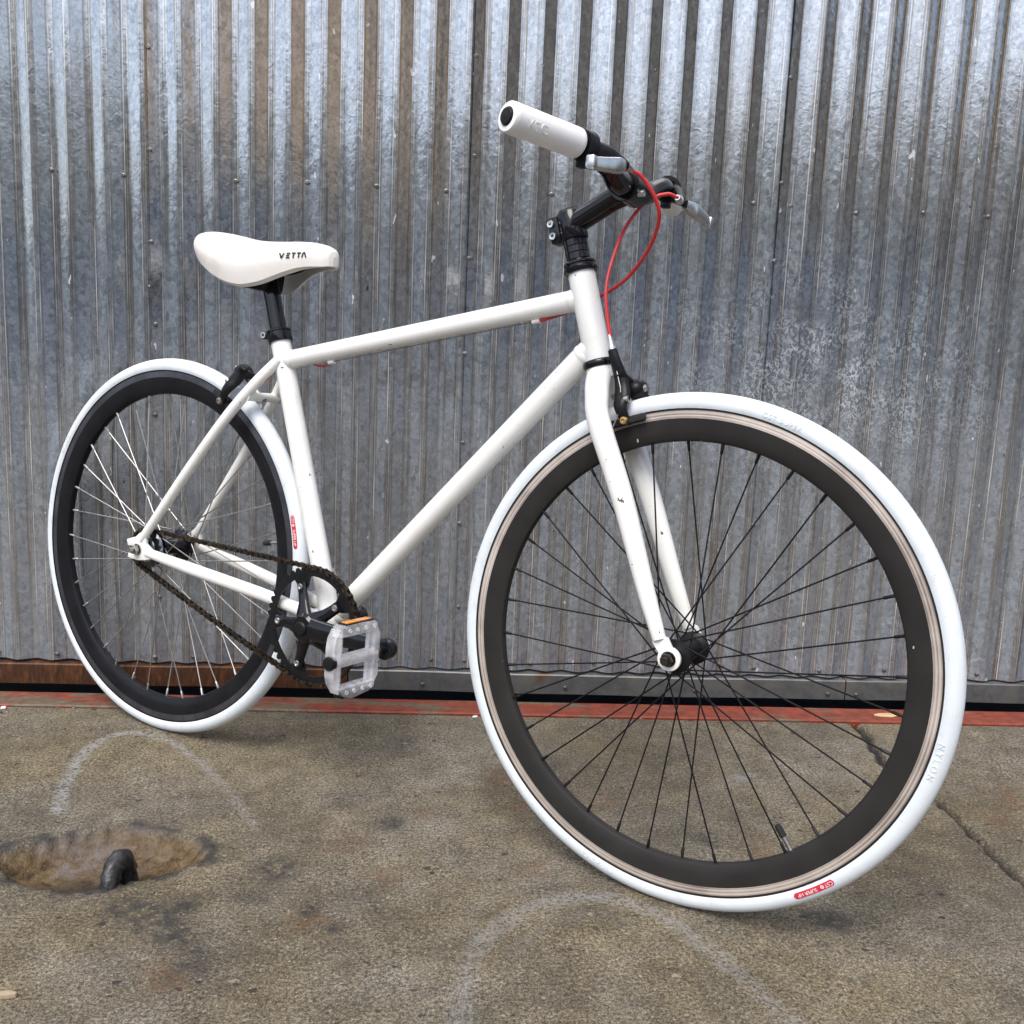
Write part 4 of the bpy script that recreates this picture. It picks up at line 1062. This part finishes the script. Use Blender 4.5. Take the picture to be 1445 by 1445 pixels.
for i in range(NL):
    p, q_ = at(i * pit), at((i + 1) * pit); u_ = (q_ - p).normalized(); w_ = Vector((-u_.z, 0, u_.x)); mid = (p + q_) / 2; outer = i % 2
    hl = .00635; hw = .0042
    poly = [(hl + .0036 * math.cos(a), hw * math.sin(a)) for a in (-1.2, -.5, .5, 1.2)] + [(0, hw * .66)] + [(-hl + .0036 * math.cos(a), hw * math.sin(a)) for a in (PI - 1.2, PI - .5, PI + .5, PI + 1.2)] + [(0, -hw * .66)]
    for s_ in (-1, 1):
        mb.prism(poly, mid + Vector((0, s_ * (.0040 if outer else .0028), 0)), u_, w_, (0, 1, 0), .0011)
    mb.cyl(p + Vector((0, -.0056, 0)), p + Vector((0, .0056, 0)), .0019, 8); mb.cyl(p + Vector((0, -.0024, 0)), p + Vector((0, .0024, 0)), .0038, 8)
mb.build('chain', 'chain', bike, smooth=False)
# pedals: platform plane vertical, axle along y
def pedal(c, s_):
    """c: crank eye; s_: outward side"""
    c = Vector(c)
    def Q(t, o_, z): return c + Vector((t, s_ * o_, z))       # thickness, outwards, up
    y0, y1, zt = .022, .120, .051
    mb = MB()
    # outer and inner cheeks, top and bottom bars, centre barrel
    mb.prism([(y0, -.030), (y0 + .010, -zt + .006), (y0 + .013, -zt + .008), (y0 + .013, zt - .008), (y0 + .010, zt - .006), (y0, .030)], c, (0, s_, 0), (0, 0, 1), (1, 0, 0), .017, .002)
    mb.prism([(y1, -.018), (y1 - .004, -.030), (y1 - .015, -zt + .006), (y1 - .015, -zt + .010), (y1 - .015, zt - .010), (y1 - .010, zt - .004), (y1 - .002, .034), (y1, .022)], c, (0, s_, 0), (0, 0, 1), (1, 0, 0), .017, .002)
    mb.prism([(y0 + .008, zt - .016), (y1 - .012, zt - .016), (y1 - .014, zt - .002), (y1 - .024, zt), (y0 + .016, zt), (y0 + .009, zt - .004)], c, (0, s_, 0), (0, 0, 1), (1, 0, 0), .019, .002)
    mb.prism([(y0 + .008, -zt + .014), (y1 - .012, -zt + .014), (y1 - .024, -zt + .001), (y1 - .040, -zt - .004), (y0 + .020, -zt), (y0 + .009, -zt + .004)], c, (0, s_, 0), (0, 0, 1), (1, 0, 0), .019, .002)
    mb.tube([Q(0, y0 + .004, 0), Q(0, y1 - .004, 0)], [(.0100, .0090), (.0100, .0090)], 18, aref=(1, 0, 0))
    for z in (.020, -.020):
        for y in (y0 + .018, y1 - .021): mb.box(Q(0, y, z), (.006, .003, .034), bev=.0006)
    for t in (-.0065, .0065): mb.box(Q(t, (y0 + y1) / 2, 0), (.003, y1 - y0 - .02, .014), bev=.0006)
    body = mb.build('pedal', 'clear', bike, ang=30); body['label'] = 'clear plastic platform pedal'
    mb = MB()
    for z in (zt - .008, -zt + .007):
        for y in (.040, .058, .076, .092):
            for t in (-1, 1): mb.lathe([(.0032, 0), (.0032, .0018), (.0022, .0022), (1e-4, .0010)], Q(t * .0095, y, z), (t, 0, 0), 8)
    tag(mb.build('grip_studs', 'clear', body), kind='stuff')
    mb = MB(); mb.tube([Q(0, -.004, 0), Q(0, .012, 0), Q(0, .018, 0), Q(0, y0 + .02, 0), Q(0, y1 - .006, 0)], [.0068, .0068, .0085, .0052, .0045], 14); mb.build('pedal_axle', 'dark_steel', body)
    mb = MB(); mb.lathe([(.0100, -.004), (.0100, .002), (.0085, .0045), (1e-4, .0052)], Q(0, y1 - .001, 0), (0, s_, 0), 20); mb.build('end_cap', 'black_plastic', body)
    for sg in (1, -1):
        mb = MB(); mb.box(Q(0, (y0 + y1) / 2 - .004, sg * (zt - .0005)), (.016, .062, .004), bev=.001); rf = mb.build('reflector_frame', 'black_plastic', body)
        mb = MB(); mb.box(Q(0, (y0 + y1) / 2 - .004, sg * (zt + .0010)), (.011, .053, .0036), bev=.0008); mb.build('reflector', 'amber', rf)
    return body
pedal(end + Vector((0, -.004, 0)), -1)
pedal(lend + Vector((0, .004, 0)), 1)

# ------------------------------------------------------------------ small litter
def chip(x, y, sz, rz, mat, lab, cat, z=.0015):
    bm = MB(); k = 9; pl_ = [(sz[0] / 2 * math.cos(2 * PI * i / k) * random.uniform(.75, 1.1), sz[1] / 2 * math.sin(2 * PI * i / k) * random.uniform(.75, 1.1)) for i in range(k)]
    c_, s_ = math.cos(rz), math.sin(rz)
    bm.prism(pl_, (0, 0, sz[2] / 2), (c_, s_, 0), (-s_, c_, 0), (0, 0, 1), sz[2], sz[2] * .25)
    nm = lab[0]; o = bm.build(nm, mat); o.location = (x, y, z); return tag(o, lab[1], cat)
chip(1.432, .122, (.060, .020, .0020), .05, 'leaf', ('dry_leaf', 'pale dry leaf lying on the red strip behind the front wheel'), 'leaf', .0050)
chip(.058, -.772, (.030, .009, .006), .12, 'wood', ('wood_chip', 'pale wood chip on the concrete at the lower left'), 'wood chip', .000)
chip(.585, .078, (.012, .006, .003), .3, 'white_print', ('paper_scrap', 'white paper scrap on the concrete beside the red strip'), 'paper scrap', .001)
chip(-.312, .075, (.012, .010, .004), .3, 'white_print', ('paper_scrap', 'white paper scrap at the far left end of the strip'), 'paper scrap', .001)

mb = MB()
for i in range(420):
    if i < 170: x, y = random.uniform(-.45, 1.75), STRIP0 - .004 - abs(random.gauss(0, .03))
    else: x, y = random.uniform(-.4, 1.7), random.uniform(-.98, .06)
    if ((x - BC[0]) / .16) ** 2 + ((y - BC[1]) / .11) ** 2 < 1: continue
    r_ = random.choice((.0008, .0011, .0014, .0019, .0026)); mb.ball((x, y, r_ * .5), r_, 6, (random.uniform(.8, 1.5), random.uniform(.7, 1.1), random.uniform(.5, .8)))
tag(mb.build('grit', 'grit'), 'loose grit scattered over the concrete', 'grit', kind='stuff')
# ------------------------------------------------------------------ across the street (seen mirrored in the metal)
def stucco(name, c, var, sc):
    return simple(name, c, .85, var=var, scale=sc, bump=.3, bscale=40, bdist=.01)
MAT['brown_brick'] = stucco('brown_brick', (.50, .375, .26), .15, 3)
MAT['tan_stucco'] = stucco('tan_stucco', (.66, .59, .48), .12, 1.2)
MAT['lilac_stucco'] = stucco('lilac_stucco', (.66, .60, .58), .12, 1.2)
MAT['cream_stucco'] = stucco('cream_stucco', (.80, .73, .60), .08, 1.2)
MAT['teal_shutter'] = stucco('teal_shutter', (.36, .47, .48), .15, 2)
MAT['slate_door'] = stucco('slate_door', (.36, .41, .48), .15, 2)
MAT['asphalt'] = simple('asphalt', (.22, .24, .265), .6, var=.2, scale=6, bump=.3, bscale=60, bdist=.01)
MAT['dark_door'] = stucco('blue_grey_door', (.44, .50, .57), .15, 2)
MAT['cream_door'] = stucco('cream_door', (.70, .60, .44), .1, 2)
MAT['window_glass'] = simple('window_glass', (.03, .04, .045), .08, coat=.5)
def building(name, x0, x1, y, h, mat, lab, doors):
    e = tag(empty(name, loc=((x0 + x1) / 2, y, 0)), lab, 'building')
    mb = MB(); mb.box((0, -4, h / 2), (x1 - x0, 8, h)); mb.build('wall', mat, e, smooth=False)
    mb = MB(); mb.box((0, .04, h + .1), (x1 - x0 + .1, .4, .22)); mb.build('parapet', mat, e, smooth=False)
    for (a, b_, z0, z1, mt_, nm) in doors:
        mb = MB(); mb.box((a - (x0 + x1) / 2 + (b_ - a) / 2, .03, (z0 + z1) / 2), (b_ - a, .12, z1 - z0)); mb.build(nm, mt_, e, smooth=False)
    return e
building('stucco_building', -60, -15.2, -11.5, 5.2, 'lilac_stucco', 'low building with teal shutters across the street, mirrored in the metal wall',
         [(-58, -40, 0, 3.4, 'dark_door', 'door'), (-39, -33, 1.2, 3.9, 'teal_shutter', 'shutter'), (-32, -28.5, 0, 2.4, 'cream_door', 'door'), (-27.5, -24, 0, 3.6, 'teal_shutter', 'shutter'), (-23.4, -20.5, 0, 2.5, 'dark_door', 'door'), (-19.8, -18.6, .9, 2.4, 'cream_door', 'door'), (-18, -15.6, 0, 3.2, 'teal_shutter', 'shutter')])
building('beige_building', -15.0, -3.5, -11.5, 4.1, 'tan_stucco', 'beige building across the street, mirrored in the right half of the metal wall',
         [(-14.2, -11.5, 0, 1.9, 'dark_door', 'door'), (-10.8, -8.2, 0, 1.6, 'dark_door', 'door'), (-7.5, -4.5, 0, 2.0, 'dark_door', 'door')])
building('tan_building', -3.3, 14.0, -12.0, 3.7, 'cream_stucco', 'cream building straight across the street, mirrored in the ridges of the metal wall',
         [(-2, 2, 0, 2.4, 'dark_door', 'door'), (3.2, 4.6, .9, 2.2, 'window_glass', 'window'), (5.2, 7.8, 0, 2.4, 'dark_door', 'door'), (8.6, 13.4, 0, 3.3, 'slate_door', 'door')])
building('brick_building', 14.2, 120, -10.5, 14.0, 'brown_brick', 'tall brown building across the street, mirrored in the dark ribs of the metal wall',
         [(15.4, 22, 0, 3.4, 'slate_door', 'door'), (22.5, 34, 0, 4.3, 'slate_door', 'door'), (35, 60, 0, 5.0, 'slate_door', 'door')])
mb = MB(); mb.add([(-120, -9.4, .004), (120, -9.4, .004), (120, -3.2, .004), (-120, -3.2, .004)], [(0, 1, 2, 3)])
tag(mb.build('road', 'asphalt', smooth=False), kind='structure')
